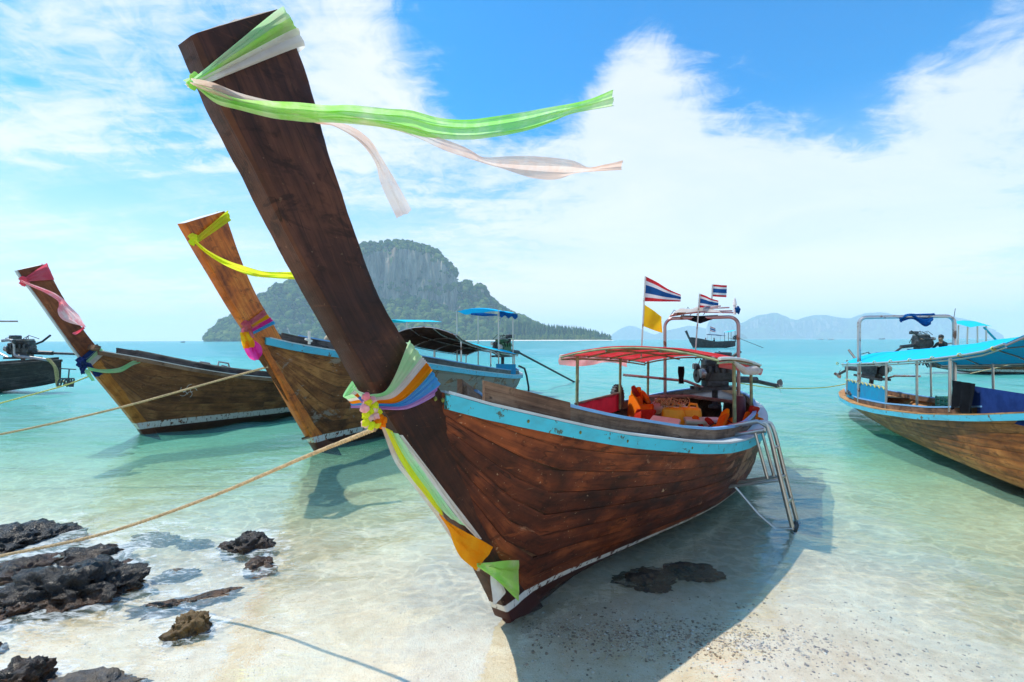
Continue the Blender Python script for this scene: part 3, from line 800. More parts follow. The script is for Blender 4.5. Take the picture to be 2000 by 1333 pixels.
def hill(name, D, sil, foot, m, depth, nx=260, ny=70, back=None, rough=1.0, seed=0, bulge=0.0):
    """terrain whose skyline, seen from the beach, follows sil [(px, py)]; foot(px) = height (0..1 of skyline) where the cliff starts"""
    xs = np.linspace(sil[0][0], sil[-1][0], nx); ys = np.interp(xs, [a for a, _ in sil], [b for _, b in sil])
    hor = HOR-ROLL*(xs-1000)
    tau = np.linspace(0, 1, ny)
    V = np.zeros((nx, ny, 3))
    ft = np.array([foot(x) for x in xs])
    for i, x in enumerate(xs):
        yr = D+depth*0.55                                    # ridge distance
        Hh = max(0.5, (hor[i]-ys[i])*yr/FPX+CAM_H)
        wx = (x-1000)/FPX*yr
        c0 = 0.40+0.07*(fbm(np.array([x*0.045]), np.array([0.3]), 4, seed+5)[0]-0.5)*2
        prof = np.interp(tau, [0, 0.04, c0*0.55, c0, c0+0.045, 0.55, 0.75, 1.0], [0, 0.03, ft[i]*0.55, ft[i], ft[i]+(1-ft[i])*0.80, 1.0, 0.6, -0.02])
        yy = D+depth*tau
        n = (fbm(np.full(ny, wx*0.02)+tau*0.3, tau*9, 4, seed)-0.5)
        env = np.sin(np.pi*np.clip(tau, 0, 0.55)/1.1)
        z = Hh*prof*(1+0.0*n)+rough*Hh*0.16*n*np.sin(np.pi*np.clip(tau/0.55, 0, 1))
        z = np.minimum(z, Hh*1.01)
        dy = ((fbm(np.full(ny, wx*0.055), z*0.02+3, 4, seed+9)-0.5)*0.16+(fbm(np.full(ny, wx*0.13), z*0.045, 4, seed+13)-0.5)*0.15)*depth*np.sin(np.pi*np.clip(tau/0.6, 0, 1))
        V[i, :, 0] = wx*(yy/yr); V[i, :, 1] = yy+dy; V[i, :, 2] = z-0.4
    o = sheet(name, V[..., 0], V[..., 1], V[..., 2], m)
    o.data.flip_normals()
    return tag(o, kind='structure'), V

ISL = [(402, 664), (412, 650), (432, 634), (452, 622), (478, 612), (500, 592), (530, 572), (556, 558), (575, 540), (600, 536), (640, 520), (680, 500), (700, 486), (712, 478),
       (735, 473), (748, 474), (772, 469), (790, 473), (806, 474), (826, 481), (846, 486), (858, 494), (866, 506), (880, 516), (890, 526), (893, 556), (896, 566), (899, 556), (908, 549), (918, 552), (921, 566), (927, 568),
       (932, 558), (939, 556), (946, 566), (953, 582), (966, 594), (980, 606), (1000, 616), (1020, 625), (1045, 636), (1080, 650), (1110, 660)]
def isl_foot(x):
    return float(np.interp(x, [400, 560, 620, 690, 720, 800, 860, 892, 897, 905, 925, 960, 1000, 1110], [0.9, 0.88, 0.78, 0.55, 0.42, 0.40, 0.36, 0.34, 0.75, 0.62, 0.62, 0.8, 0.9, 0.9]))
isl_o, IV = hill('island', 860, ISL, isl_foot, hill_material('island_limestone', (0.04, 0.10, 0.022), (0.40, 0.33, 0.25), 0.05, (0.40, 0.60)), 300, 420, 130, seed=4)

# forest canopy: crowns sit on the slopes and the top
items = []
nx_, ny_ = IV.shape[:2]
for _ in range(26000):
    i, j = random.randrange(1, nx_-1), random.randrange(1, int(ny_*0.60))
    p = IV[i, j]; dz = IV[i, j+1, 2]-IV[i, j-1, 2]; dyy = abs(IV[i, j+1, 1]-IV[i, j-1, 1])+0.01
    slope = dz/dyy
    if slope > 1.7 and (fbm(np.array([p[0]*0.03]), np.array([p[2]*0.045]), 3, 15)[0] < 0.56 or random.random() > 0.5): continue
    if p[2] < 0.6: continue
    s = random.uniform(2.6, 7.2)*(0.7 if p[2] > 110 else 1)
    items.append((p[0]+random.uniform(-2, 2), p[1], p[2]+s*0.35, s, s, s*random.uniform(0.7, 1.1), random.random()*6, min(1, max(0, random.gauss(0.42, 0.24)+(0.22 if p[2] < 55 and p[0] > -330 else 0)+0.5*(fbm(np.array([p[0]*0.015]), np.array([p[2]*0.03]), 3, 8)[0]-0.5)))))
    if len(items) > 9500: break
leaf_m = tint_material('island_foliage', ((0, (0.015, 0.055, 0.014)), (0.3, (0.05, 0.14, 0.025)), (0.6, (0.15, 0.26, 0.045)), (1, (0.34, 0.40, 0.09))), 0.85, 0.4, 0.1, 0.5)
tag(scatter_mesh('island_forest', items, leaf_m, ICO2_V, ICO2_F, 0.3), 'dense hazy green forest covering the slopes of the limestone island', 'forest', kind='stuff')

# low wooded spit with tall feathery trees and its white sand
def spit_tree(v, f, t, x, y, h, w, tint):
    k = 7
    for lv in range(9):
        z0 = h*(0.10+0.10*lv); rr = w*(1.0-0.088*lv)*random.uniform(0.7, 1.15)
        b = len(v); ox, oy = random.uniform(-0.25, 0.25)*w, random.uniform(-0.25, 0.25)*w
        v.append((x+ox*0.5, y+oy*0.5, z0+h*0.24))
        for q in range(k):
            a = 6.283*q/k+lv; rj = rr*random.uniform(0.55, 1.15)
            v.append((x+ox+rj*math.cos(a), y+oy+rj*math.sin(a), z0+random.uniform(-0.05, 0.04)*h))
        for q in range(k): f.append((b, b+1+q, b+1+(q+1) % k))
        f.append(tuple(b+1+q for q in range(k))[::-1])
        t += [min(1, max(0, tint+random.uniform(-0.15, 0.15)))]*(k+1)
sv, sf, stn = [], [], []
for _ in range(430):
    px = random.uniform(985, 1192); d = random.uniform(830, 900)
    top = float(np.interp(px, [985, 1010, 1050, 1060, 1090, 1120, 1150, 1180, 1193], [628, 628, 631, 634, 637, 639, 643, 651, 658]))+random.uniform(0, 9)
    if px > 1175: top += random.uniform(-3, 0)
    h = (664-top)*d/FPX+2
    spit_tree(sv, sf, stn, (px-1000)/FPX*d, d, h, random.choice((2.2, 3.0, 4.0, 5.5))*random.uniform(0.8, 1.2), random.gauss(0.4, 0.2))
for _ in range(500):
    px = random.uniform(900, 1190); d = random.uniform(806, 835)
    spit_tree(sv, sf, stn, (px-1000)/FPX*d, d, random.uniform(4, 11)*(1 if px < 1150 else 0.6), random.uniform(2.5, 4.5), random.gauss(0.68, 0.15))
me = bpy.data.meshes.new('spit_wood'); me.from_pydata(sv, [], sf)
a_ = me.attributes.new('tint', 'FLOAT', 'POINT'); a_.data.foreach_set('value', stn); me.materials.append(leaf_m)
wd_o = bpy.data.objects.new('spit_wood', me); COL.objects.link(wd_o)
tag(wd_o, 'far-off wood of feathery trees on the low sandy spit', 'wood', kind='stuff')
mb = MB()
rows = []
for px in np.linspace(880, 1200, 60):
    w = 1 if px < 1185 else max(0, (1200-px)/15)
    d0 = 772+6*math.sin(px*0.05); zt = 1.3*w*float(np.interp(px, [880, 940, 1000, 1200], [0.2, 1, 1.1, 0.9]))
    rows.append([((px-1000)/FPX*d, d, z) for d, z in ((d0, -0.6), (d0+10, 0.25*w), (d0+30, zt), (d0+60, zt+0.2), (d0+140, zt), (d0+150, -0.6))])
mb.grid(rows, flip=True)
sb = mb.obj('sandbar', plain('white_sand', (0.74, 0.68, 0.58), 0.9, 0, 0.05, 0.3)); tag(sb, kind='structure')

far_m = hill_material('far_hill', (0.04, 0.085, 0.03), (0.34, 0.30, 0.25), 0.012, (0.12, 0.4))
hill('far_hills', 3500, [(1378, 661), (1381, 634), (1386, 626), (1396, 622), (1410, 619), (1426, 620), (1436, 626), (1446, 632), (1452, 630), (1466, 621), (1480, 616), (1496, 614), (1508, 611), (1518, 611), (1532, 616), (1544, 622), (1556, 625), (1572, 619), (1590, 615), (1612, 615), (1636, 620), (1660, 622), (1676, 616), (1692, 611), (1722, 610), (1742, 613), (1762, 618), (1790, 622), (1820, 618), (1850, 617), (1880, 622), (1905, 628), (1925, 634), (1942, 646), (1952, 650), (1962, 660)],
     lambda x: 0.30+0.25*math.sin(x*0.031)+0.12*math.sin(x*0.11), far_m, 700, 300, 60, seed=21)
hill('far_headland', 4200, [(1255, 661), (1275, 655), (1300, 646), (1325, 641), (1345, 636), (1362, 638), (1380, 642), (1420, 640), (1460, 648), (1500, 661)], lambda x: 0.7, far_m, 600, 120, 40, seed=31)
hill('far_islet', 4700, [(1188, 661), (1200, 650), (1214, 641), (1228, 636), (1242, 638), (1258, 646), (1280, 655), (1300, 661)], lambda x: 0.8, far_m, 500, 80, 40, seed=41)
hill('rocky_islet', 2800, [(1428, 660), (1434, 655), (1444, 651), (1452, 653), (1460, 660)], lambda x: 0.5, far_m, 60, 40, 30, seed=51)

# the hazy air over the sea
mb = MB(); mb.box((0, 100, 104), (11600, 11600, 226))
m, T = mat('sea_haze')
pv = T.n('ShaderNodeVolumePrincipled'); pv.inputs['Color'].default_value = (0.74, 0.90, 1.0, 1); pv.inputs['Density'].default_value = 3.0e-4; pv.inputs['Anisotropy'].default_value = 0.1
out(T, None, pv.outputs[0])
hz = mb.obj('haze', m, smooth=False); tag(hz, 'pale blue haze over the sea', 'haze', kind='stuff')

# ------------------------------------------------------------------ long-tail boats
class Boat:
    """frame: x = s (bow foot to stern), y = -l (l > 0 on the side right of the bow as seen from the beach), z up, water at 0"""
    def __init__(self, foot, deg, tab, stem, thick=0.13, L=7.0):
        th = math.radians(deg)
        self.u = Vector((math.sin(th), math.cos(th), 0)); self.n = Vector((math.cos(th), -math.sin(th), 0)); self.F = Vector((foot[0], foot[1], 0))
        self.M = Matrix.Translation(self.F) @ Matrix.Rotation(math.pi/2-th, 4, 'Z')
        self.th, self.L, self.s1 = thick, L, tab['s'][-1]
        self.s0 = tab['s'][0]
        k = curve1
        self.B, self.Zs, self.lw, self.zk = k(tab['s'], tab['B']), k(tab['s'], tab['Z']), k(tab['s'], tab['lw']), k(tab['s'], tab['zk'])
    def on_l(self, x, y, l=0.0):
        d = ray_dir(x, y); dn = d.x*self.n.x+d.y*self.n.y
        t = (self.F.x*self.n.x+self.F.y*self.n.y+l)/dn
        p = Vector((d.x*t, d.y*t, 0))-self.F
        return (p.dot(self.u), -l, CAM_H+d.z*t)
    def on_s(self, x, y, s):
        d = ray_dir(x, y); du = d.x*self.u.x+d.y*self.u.y
        t = (self.F.x*self.u.x+self.F.y*self.u.y+s)/du
        p = Vector((d.x*t, d.y*t, 0))-self.F
        return (s, -p.dot(self.n), CAM_H+d.z*t)
    def on_z(self, x, y, z):
        p = on_ground(x, y, z)-Vector((self.F.x, self.F.y, z)); return (p.dot(self.u), -p.dot(self.n), z)
    def P(self, s, w, side, off=0.0):
        """outer skin point; w 0 keel .. 1 sheer; off > 0 moves outward"""
        B, Z, lw, zk = max(0.012, self.B(s)), self.Zs(s), max(0.01, self.lw(s)), self.zk(s)
        lw = min(lw, B)
        zw = max(0.1, zk+0.06); zw = min(zw, Z-0.02)
        if w < 0.2:
            t = w/0.2; l, z = 0.01+(lw-0.01)*t, zk+(zw-zk)*t
        else:
            t = (w-0.2)/0.8; p = float(np.interp(s, [-0.5, 0.6, 2.4], [1.0, 0.92, 0.62]))
            l, z = lw+(B-lw)*t**p, zw+(Z-zw)*t
        l = max(0.006, l+off*0.93); z = z-off*0.25*(1-w)
        return Vector((s, -side*l, z))
    def plan_normal(self, s, side):
        a, b = max(self.s0, s-0.05), min(self.s1, s+0.05)
        d = Vector((b-a, -side*(self.B(b)-self.B(a)), 0)).normalized()
        n = Vector((-d.y, d.x, 0)); return n if n.y*(-side) > 0 else -n
    def rail(self, o0, o1, z0, z1, s0=None, s1=None, side=1, n=48, cs=0.0, relz=True):
        """swept bar along the sheer: outward offsets o0..o1, heights z0..z1 above the sheer"""
        s0 = self.s0 if s0 is None else s0; s1 = self.s1 if s1 is None else s1
        rows = []
        ts = np.linspace(0, 1, n); ts = 1-(1-ts)**1.35
        for t in ts:
            s = s0+(s1-s0)*t
            B, Z = self.B(s), self.Zs(s); nn = self.plan_normal(s, side)
            base = Vector((s, -side*B, Z)); row = []
            for (o, z) in ((o0, z0), (o1, z0), (o1, z1), (o0, z1)):
                p = base+nn*o; lim = 0.012
                if p.y*(-side) < lim: p.y = -side*lim
                row.append(Vector((p.x, p.y, Z+z)))
            rows.append(row)
        mb = MB(); mb.grid(rows, close_v=True, flip=(side > 0))
        for r, fl in ((rows[0], False), (rows[-1], True)):
            mb.add(r, [(0, 1, 2, 3)[::-1] if fl else (0, 1, 2, 3)])
        return mb
    def inner_half(self, s, z):
        """half beam inside the hull at height z"""
        lo, hi = 0.0, 1.0
        for _ in range(18):
            m_ = (lo+hi)/2
            if self.P(s, m_, 1).z < z: lo = m_
            else: hi = m_
        return max(0.02, -self.P(s, lo, 1).y-0.03)


def make_hull(b, T, hull_m, inner_m, rail_m, deck_m, cap_m, trim_m, strakes=7, planks=True, wash=0.13, rail_h=0.08, floor=0.26, seed=1, wash_m=None, bow_start=None):
    rnd = random.Random(seed)
    hp = MB()                                            # inner lining closes the seams and forms the hull's inside
    ss = list(np.linspace(b.s0, b.s1, 46)); ss = [b.s0+(b.s1-b.s0)*(1-(1-t)**1.3) for t in np.linspace(0, 1, 46)]
    for side in (1, -1):
        hp.grid([[b.P(s, w, side, -0.014) for w in np.linspace(0, 0.995, 12)] for s in ss], flip=(side < 0))
    hull = T.part('hull', hp, inner_m)
    if planks:
        ws = [0.0, 0.2]+list(0.2+0.8*np.linspace(0, 1, strakes+1)[1:])
        for side in (1, -1):
            for k in range(len(ws)-1):
                g = 0.0014
                w0, w1 = ws[k]+g, ws[k+1]-(g if k < len(ws)-2 else -0.004)
                cuts = [b.s0]+sorted([b.s0+(b.s1-b.s0)*f for f in ([0.38+rnd.uniform(-0.12, 0.12), 0.72+rnd.uniform(-0.1, 0.1)] if k % 2 else [0.55+rnd.uniform(-0.18, 0.18)])])+[b.s1]
                for c0, c1 in zip(cuts[:-1], cuts[1:]):
                    mb = MB(); n = max(6, int((c1-c0)/0.26)); rows, uv = [], []
                    off = rnd.uniform(0.0, 0.004)
                    for i in range(n+1):
                        f = i/n
                        if c1 == b.s1: f = 1-(1-f)**1.3
                        s = c0+0.004+(c1-c0-0.008)*f
                        wm = (w0+w1)/2
                        prof = ((w0, -0.013), (w0, off-0.002), (w0+(w1-w0)*0.12, off), (wm, off+0.0015), (w1-(w1-w0)*0.12, off), (w1, off-0.002), (w1, -0.013))
                        rows.append([b.P(s, w, side, o) for w, o in prof])
                        uv += [(s, j*0.02) for j in range(7)]
                    mb.grid(rows, uv=uv, flip=(side < 0))
                    T.part('plank', mb, hull_m, hull, sharp=50)
    else:
        for side in (1, -1):
            mb = MB(); mb.grid([[b.P(s, w, side, 0.0) for w in np.linspace(0, 1, 12)] for s in ss], flip=(side < 0))
            T.part('hull_side', mb, hull_m, hull)
    bs = b.s0+0.05 if bow_start is None else bow_start
    # rub rail, covering board, wash board with trim
    for side in (1, -1):
        T.part('rub_rail', b.rail(-0.01, 0.032, -rail_h, 0.0, bs, side=side), rail_m)
        T.part('covering_board', b.rail(-0.125, 0.027, 0.002, 0.018, bs+0.05, side=side), cap_m)
        if wash:
            wb = T.part('wash_board', b.rail(-0.135, -0.105, 0.0, wash, bs+0.3, side=side), wash_m or deck_m)
            T.part('wash_board_trim', b.rail(-0.14, -0.098, wash+0.001, wash+0.022, bs+0.55, side=side), trim_m, wb)
    # floor boards, ribs, thwarts
    f0 = b.s0+0.9; f1 = b.s1-0.55
    nb = 7
    for k in range(nb):
        mb = MB(); rows = []
        for s in np.linspace(f0, f1, 20):
            h = b.inner_half(s, floor)*0.97
            y0, y1 = -h+2*h*k/nb+0.006, -h+2*h*(k+1)/nb-0.006
            rows.append([(s, y0, floor-0.03), (s, y0, floor), (s, y1, floor), (s, y1, floor-0.03)])
        mb.grid(rows); T.part('floor_board', mb, deck_m)
    for s in np.arange(f0+0.2, f1, 0.62):
        for side in (1, -1):
            mb = MB(); rows = []
            for w in np.linspace(0.3, 0.97, 8):
                p, q = b.P(s, w, side, -0.016), b.P(s, w, side, -0.07)
                rows.append([(p.x-0.025, p.y, p.z), (p.x+0.025, p.y, p.z), (q.x+0.025, q.y, q.z), (q.x-0.025, q.y, q.z)])
            mb.grid(rows, close_v=True); T.part('rib', mb, inner_m, hull)
    return hull


def make_prow(b, T, stations, m, name='prow', thick=None, noise_amp=0.006, top_m=None, worn=0.010, n=46, seg=6, seed=0, cap_t=0.012):
    """big stem timber; stations: [(front (s,z), back (s,z))] from foot to tip"""
    th = thick or b.th
    fr = spline([a for a, _ in stations], n); bk = spline([c for _, c in stations], n)
    for _ in range(9):
        for arr in (fr, bk):
            w = np.array([1, 2, 3, 4, 3, 2, 1.]); w /= w.sum(); pad = np.vstack([2*arr[0]-arr[3:0:-1], arr, 2*arr[-1]-arr[-2:-5:-1]])
            arr[:] = np.stack([np.convolve(pad[:, c_], w, 'valid') for c_ in (0, 1)], -1)
    rows = []; acc = 0; uv = []
    for i in range(n):
        f, k = Vector((fr[i][0], 0, fr[i][1])), Vector((bk[i][0], 0, bk[i][1]))
        t = i/(n-1); h = th/2*(1.0-0.10*t)
        c = worn; d = (k-f); L = d.length; d = d/L
        prof = [(0, -h+c), (0, h-c), (c, h)] + [(c+(L-2*c)*q/seg, h) for q in range(1, seg)] + [(L-c, h), (L, h-c), (L, -h+c), (L-c, -h)] + [(c+(L-2*c)*q/seg, -h) for q in range(seg-1, 0, -1)] + [(c, -h)]
        row = []
        if i: acc += (Vector(fr[i])-Vector(fr[i-1])).length
        for (a, y) in prof:
            p = f+d*a+Vector((0, -y, 0))
            q = p*3.1+Vector((seed*5.1, 0, 0))
            e = mnoise.fractal(q, 1.0, 2.0, 4)*noise_amp
            e2 = mnoise.fractal(p*11+Vector((seed, 3, 1)), 1.0, 2.0, 3)*noise_amp*0.45
            nn = Vector((0, -1 if y > 0 else 1, 0)) if 1e-6 < a < L-1e-6 else (-d if a <= 1e-6 else d)
            edge = a <= 1e-6 or a >= L-1e-6
            row.append(p+nn*((0.25 if edge else 1.0)*e+(0.4 if edge else 1.0)*e2)+d*(e2 if a > L*0.5 else -e2)*0.35)
            uv.append((acc, a+(0.7 if y < 0 else 0)))
        rows.append(row)
    mb = MB(); mb.grid(rows, close_v=True, uv=uv)
    k = len(rows[0])
    mb.add(rows[0], [tuple(range(k))], None); 
    # end grain: a slightly domed, chipped cap
    top = rows[-1]; cen = sum(top, Vector())/k; axis = (Vector((fr[-1][0]-fr[-2][0], 0, fr[-1][1]-fr[-2][1]))).normalized()
    inner = [cen+(p-cen)*0.55+axis*(0.006+0.010*mnoise.noise(p*23)) for p in top]
    cb = MB() if top_m else mb
    vs_ = list(top)+inner+[cen+axis*0.012]
    fs_ = [(j, (j+1) % k, k+(j+1) % k, k+j) for j in range(k)]+[(k+j, k+(j+1) % k, 2*k) for j in range(k)]
    cb.add(vs_, fs_)
    i = T.part(name, mb, m, sharp=40)
    if top_m: T.part('end_cap', cb, top_m, i)
    return i, fr, bk


def bolts(b, T, positions, m, of, r=0.014, side=1):
    for s in positions:
        mb = MB(); nn = b.plan_normal(s, side); c = Vector((s, -side*b.B(s), b.Zs(s)-0.04))+nn*0.030
        mb.ball(c, (r, r*0.6, r), sub=1); T.part('bolt', mb, m, of)


def canopy(b, T, s0, s1, half, zf, zr, crown, sheet_m, frame_m, posts, under_m=None, valance=None, sag=0.02, pw=1.25, nx=20, ny=12, nbars=4, edge_m=None, vis=True):
    """roof over the passengers: high at the front, falling towards the stern; posts: [(s, l, z_base)]"""
    def rz(t, v): return zf+(zr-zf)*t**pw+crown*(1-v*v)
    rows = []
    for i in range(nx+1):
        t = i/nx; s = s0+(s1-s0)*t; row = []
        for j in range(ny+1):
            v = -1+2*j/ny
            z = rz(t, v)-sag*abs(math.sin(math.pi*t*nbars))*(1-0.4*v*v)+0.006*mnoise.noise(Vector((s*4, v*3, 2)))
            row.append(Vector((s, -half*v, z)))
        rows.append(row)
    mb = MB(); mb.grid(rows, flip=True); sh = T.part('roof_sheet', mb, sheet_m)
    if under_m:
        ub = MB(); ub.grid([[q+Vector((0, 0, -0.012)) for q in r] for r in rows]); T.part('roof_lining', ub, under_m, sh)
    if edge_m:
        eb = MB()
        for v in (-1, 1): eb.tube([(s0+(s1-s0)*t, -half*v*1.005, rz(t, v)-0.004) for t in np.linspace(0, 1, 16)], 0.016, 8)
        T.part('roof_edge', eb, edge_m, sh)
    for k in range(nbars+1):
        t = k/nbars; s = s0+(s1-s0)*t; fb = MB()
        fb.tube([(s, -half*v, rz(t, v)-0.022) for v in np.linspace(-1, 1, 9)], 0.013, 6); T.part('roof_bar', fb, frame_m)
    for v in (-1, -0.35, 0.35, 1):
        fb = MB(); fb.tube([(s0+(s1-s0)*t, -half*v*0.99, rz(t, v)-0.045) for t in np.linspace(0, 1, 14)], 0.012, 6); T.part('roof_rail', fb, frame_m)
    for (s, l, zb) in posts:
        t = min(1, max(0, (s-s0)/(s1-s0))); pb = MB()
        pb.tube([(s, -l, zb), (s+0.01, -l*0.99, rz(t, l/half)-0.02)], 0.02, 8); T.part('roof_post', pb, frame_m)
    if valance:
        side, h, vm, t0, t1 = valance
        vb = MB(); rr = []
        for t in np.linspace(t0, t1, 18):
            s = s0+(s1-s0)*t
            rr.append([Vector((s, -half*side*(1.0+0.02*q), rz(t, side)-h*q*(0.8+0.25*math.sin(t*9))+0.0)) + Vector((0, 0.02*math.sin(t*25+q*3), 0)) for q in np.linspace(0, 1, 6)])
        vb.grid(rr); T.part('valance', vb, vm)
    return rz


def arch(b, T, s, half, zb, zt, m, r=0.027, rc=0.12, name='steel_arch', zb2=None):
    path = [(s, half, zb)]
    for a in np.linspace(0, math.pi/2, 6): path.append((s, half-rc+rc*math.cos(a), zt-rc+rc*math.sin(a)))
    for a in np.linspace(math.pi/2, math.pi, 6): path.append((s, -half+rc+rc*math.cos(a), zt-rc+rc*math.sin(a)))
    path.append((s, -half, zb if zb2 is None else zb2))
    mb = MB(); mb.tube(path, r, 10); return T.part(name, mb, m)


def engine(name, label, group, Mx, shaft=3.2, shaft_drop=0.25, tiller=0.9, body='engine', scale=1.0, yaw=0.0, tilt=0.0):
    """car engine on a pivot, tiller forward (-x), long tail shaft aft (+x)"""
    R = Matrix.Rotation(yaw, 4, 'Z') @ Matrix.Rotation(tilt, 4, 'Y') @ Matrix.Scale(scale, 4)
    T = Thing(name, label, 'engine', group, Mx @ R)
    e = MB(); e.box((0.0, 0, 0.10), (0.46, 0.26, 0.20), bev=0.02); e.box((0.02, 0, 0.26), (0.42, 0.20, 0.14), bev=0.025); e.box((0.0, 0, -0.05), (0.36, 0.22, 0.12), bev=0.02)
    for k in range(4):
        e.tube([(-0.16+0.105*k, 0.0, 0.33), (-0.16+0.105*k, 0.0, 0.37)], 0.03, 8)
        e.box((-0.16+0.105*k, -0.145, 0.18), (0.05, 0.06, 0.10), bev=0.01)
    eb = T.part('engine_block', e, M[body])
    hd = MB(); hd.box((0.02, 0, 0.345), (0.40, 0.15, 0.05), bev=0.015); T.part('valve_cover', hd, M['engine_light'], eb)
    fm = MB(); fm.tube([(0, -0.16, 0.24), (0.0, -0.25, 0.28), (0.0, -0.26, 0.34)], 0.035, 8); fm.lathe([(0.0, 0.46), (0.11, 0.455), (0.12, 0.44), (0.12, 0.38), (0.11, 0.365), (0.0, 0.36)], (0.02, -0.24, 0), 14); T.part('air_filter', fm, M['engine'])
    al = MB(); X90 = Matrix.Rotation(math.pi/2, 4, 'Y')
    al.lathe([(0, -0.04), (0.07, -0.035), (0.08, 0), (0.07, 0.035), (0, 0.04)], (-0.27, -0.13, 0.12), 14, X90); T.part('alternator', al, M['engine_light'])
    wpm = MB(); wpm.lathe([(0, -0.03), (0.05, -0.03), (0.055, 0), (0.05, 0.03), (0, 0.03)], (-0.26, 0.14, 0.22), 12, X90); T.part('water_pump', wpm, M['engine_light'])
    fw = MB(); fw.lathe([(0.03, -0.02), (0.11, -0.02), (0.12, -0.01), (0.12, 0.01), (0.11, 0.02), (0.03, 0.02)], (-0.29, 0, 0.08), 18, X90); fw.lathe([(0.0, -0.03), (0.05, -0.03), (0.05, 0.03), (0.0, 0.03)], (-0.30, 0, 0.22), 14, X90); T.part('belt_pulley', fw, M['black'])
    ex = MB(); ex.tube([(-0.14, 0.13, 0.2), (-0.14, 0.2, 0.2), (0.1, 0.22, 0.22), (0.3, 0.2, 0.30), (0.52, 0.16, 0.46)], 0.026, 8); T.part('exhaust_pipe', ex, M['engine'])
    mp = MB()
    for k in range(4): mp.tube([(-0.16+0.105*k, 0.10, 0.2), (-0.16+0.105*k, 0.16, 0.22), (-0.14+0.09*k, 0.2, 0.2)], 0.02, 6)
    T.part('manifold', mp, M['rusty'])
    cp = MB(); rn = random.Random(5)
    for k in range(9):
        a = Vector((rn.uniform(-0.25, 0.25), rn.uniform(-0.15, 0.15), rn.uniform(0.2, 0.34))); c_ = Vector((rn.uniform(-0.3, 0.35), rn.uniform(-0.25, 0.2), rn.uniform(0.0, 0.4)))
        cp.tube([a, (a+c_)/2+Vector((rn.uniform(-0.1, 0.1), rn.uniform(-0.15, 0.1), 0.12)), c_], 0.009, 6)
    T.part('hose', cp, M['black'])
    mt = MB(); mt.box((0.0, 0.12, -0.12), (0.7, 0.04, 0.05)); mt.box((0.0, -0.12, -0.12), (0.7, 0.04, 0.05)); mt.box((-0.28, 0, -0.12), (0.04, 0.3, 0.045)); mt.box((0.28, 0, -0.12), (0.04, 0.3, 0.045)); mt.tube([(0, 0, -0.14), (0, 0, -0.42)], 0.045, 10); mt.lathe([(0.10, -0.44), (0.10, -0.40), (0.05, -0.38)], (0, 0, 0), 14)
    T.part('engine_mount', mt, M['engine'])
    sh = MB(); sh.tube([(0.22, 0, 0.02), (0.7, 0, -0.03*shaft_drop)], 0.055, 10); sh.tube([(0.6, 0, -0.0), (shaft, 0, -shaft_drop)], 0.032, 8); si = T.part('tail_shaft', sh, M['engine'])
    if tiller:
        tl = MB(); tl.tube([(-0.26, -0.12, -0.10), (-0.5, -0.05, 0.0), (-0.5-tiller, 0.0, 0.10)], 0.022, 8); T.part('tiller', tl, M['rusty'])
    pr = MB()
    for k in range(3):
        a = 2.094*k; rows = []
        for q in np.linspace(0.02, 0.13, 5):
            w = 0.05*math.sin(math.pi*min(1, (q/0.13)*0.85+0.1))
            c_ = Vector((shaft+0.02, q*math.cos(a), -shaft_drop+q*math.sin(a))); tdir = Vector((0.5, -math.sin(a)*0.85, math.cos(a)*0.85))
            rows.append([c_-tdir*w, c_, c_+tdir*w])
        pr.grid(rows)
    pr.tube([(shaft-0.03, 0, -shaft_drop), (shaft+0.08, 0, -shaft_drop)], [0.035, 0.015], 8); T.part('propeller', pr, M['rusty'], si)
    return T.done()


def flag(name, label, cat, group, Mx, base, top, stripes, length, height, droop, mats, wave=0.05, taper=0.0, pole_m=None, bend=None, zoff=0.0):
    """flag on its pole; cloth flies along +d (third vector of bend) in frame coords"""
    T = Thing(name, label, cat, group, Mx)
    pm = MB(); pm.tube([base, ((Vector(base)+Vector(top))/2), top], 0.011, 6); T.part('pole', pm, pole_m or M['rusty'])
    d = Vector(bend).normalized(); up = (Vector(top)-Vector(base)).normalized(); side = d.cross(up).normalized()
    t0 = Vector(top)-up*zoff
    acc = 0.0
    for (fr, mk) in stripes:
        mb = MB(); rows = []
        for i in range(17):
            a = i/16; row = []
            for q in np.linspace(acc, acc+fr, 4):
                top_k = droop*a+taper*a
                hh = height*(1-taper*a)
                p = t0+d*(length*a)-up*(q*hh+top_k*height)+side*(wave*math.sin(a*7+q*1.5)*a**0.6)
                row.append(p)
            rows.append(row)
        mb.grid(rows); T.part('stripe', mb, mats[mk]); acc += fr
    return T.done()


def ribbon_pts(A, B, nu, nv, folds, amp, dirv, phase=0.0, twist=None, keep_ends=False):
    """cloth strip between two edge polylines (lists of 3-d points in the same frame)"""
    a, b = spline(A, nu), spline(B, nu); dv = Vector(dirv); rows = []
    for i in range(nu):
        u = i/(nu-1); row = []
        for j in range(nv):
            v = j/(nv-1)
            p = Vector(a[i]*(1-v)+b[i]*v)
            k = math.sin(v*math.pi*folds+phase+1.3*math.sin(u*5+phase))+0.5*math.sin(v*math.pi*folds*2.3+u*9+phase*2)
            row.append(p+dv*amp*k)
        rows.append(row)
    return rows

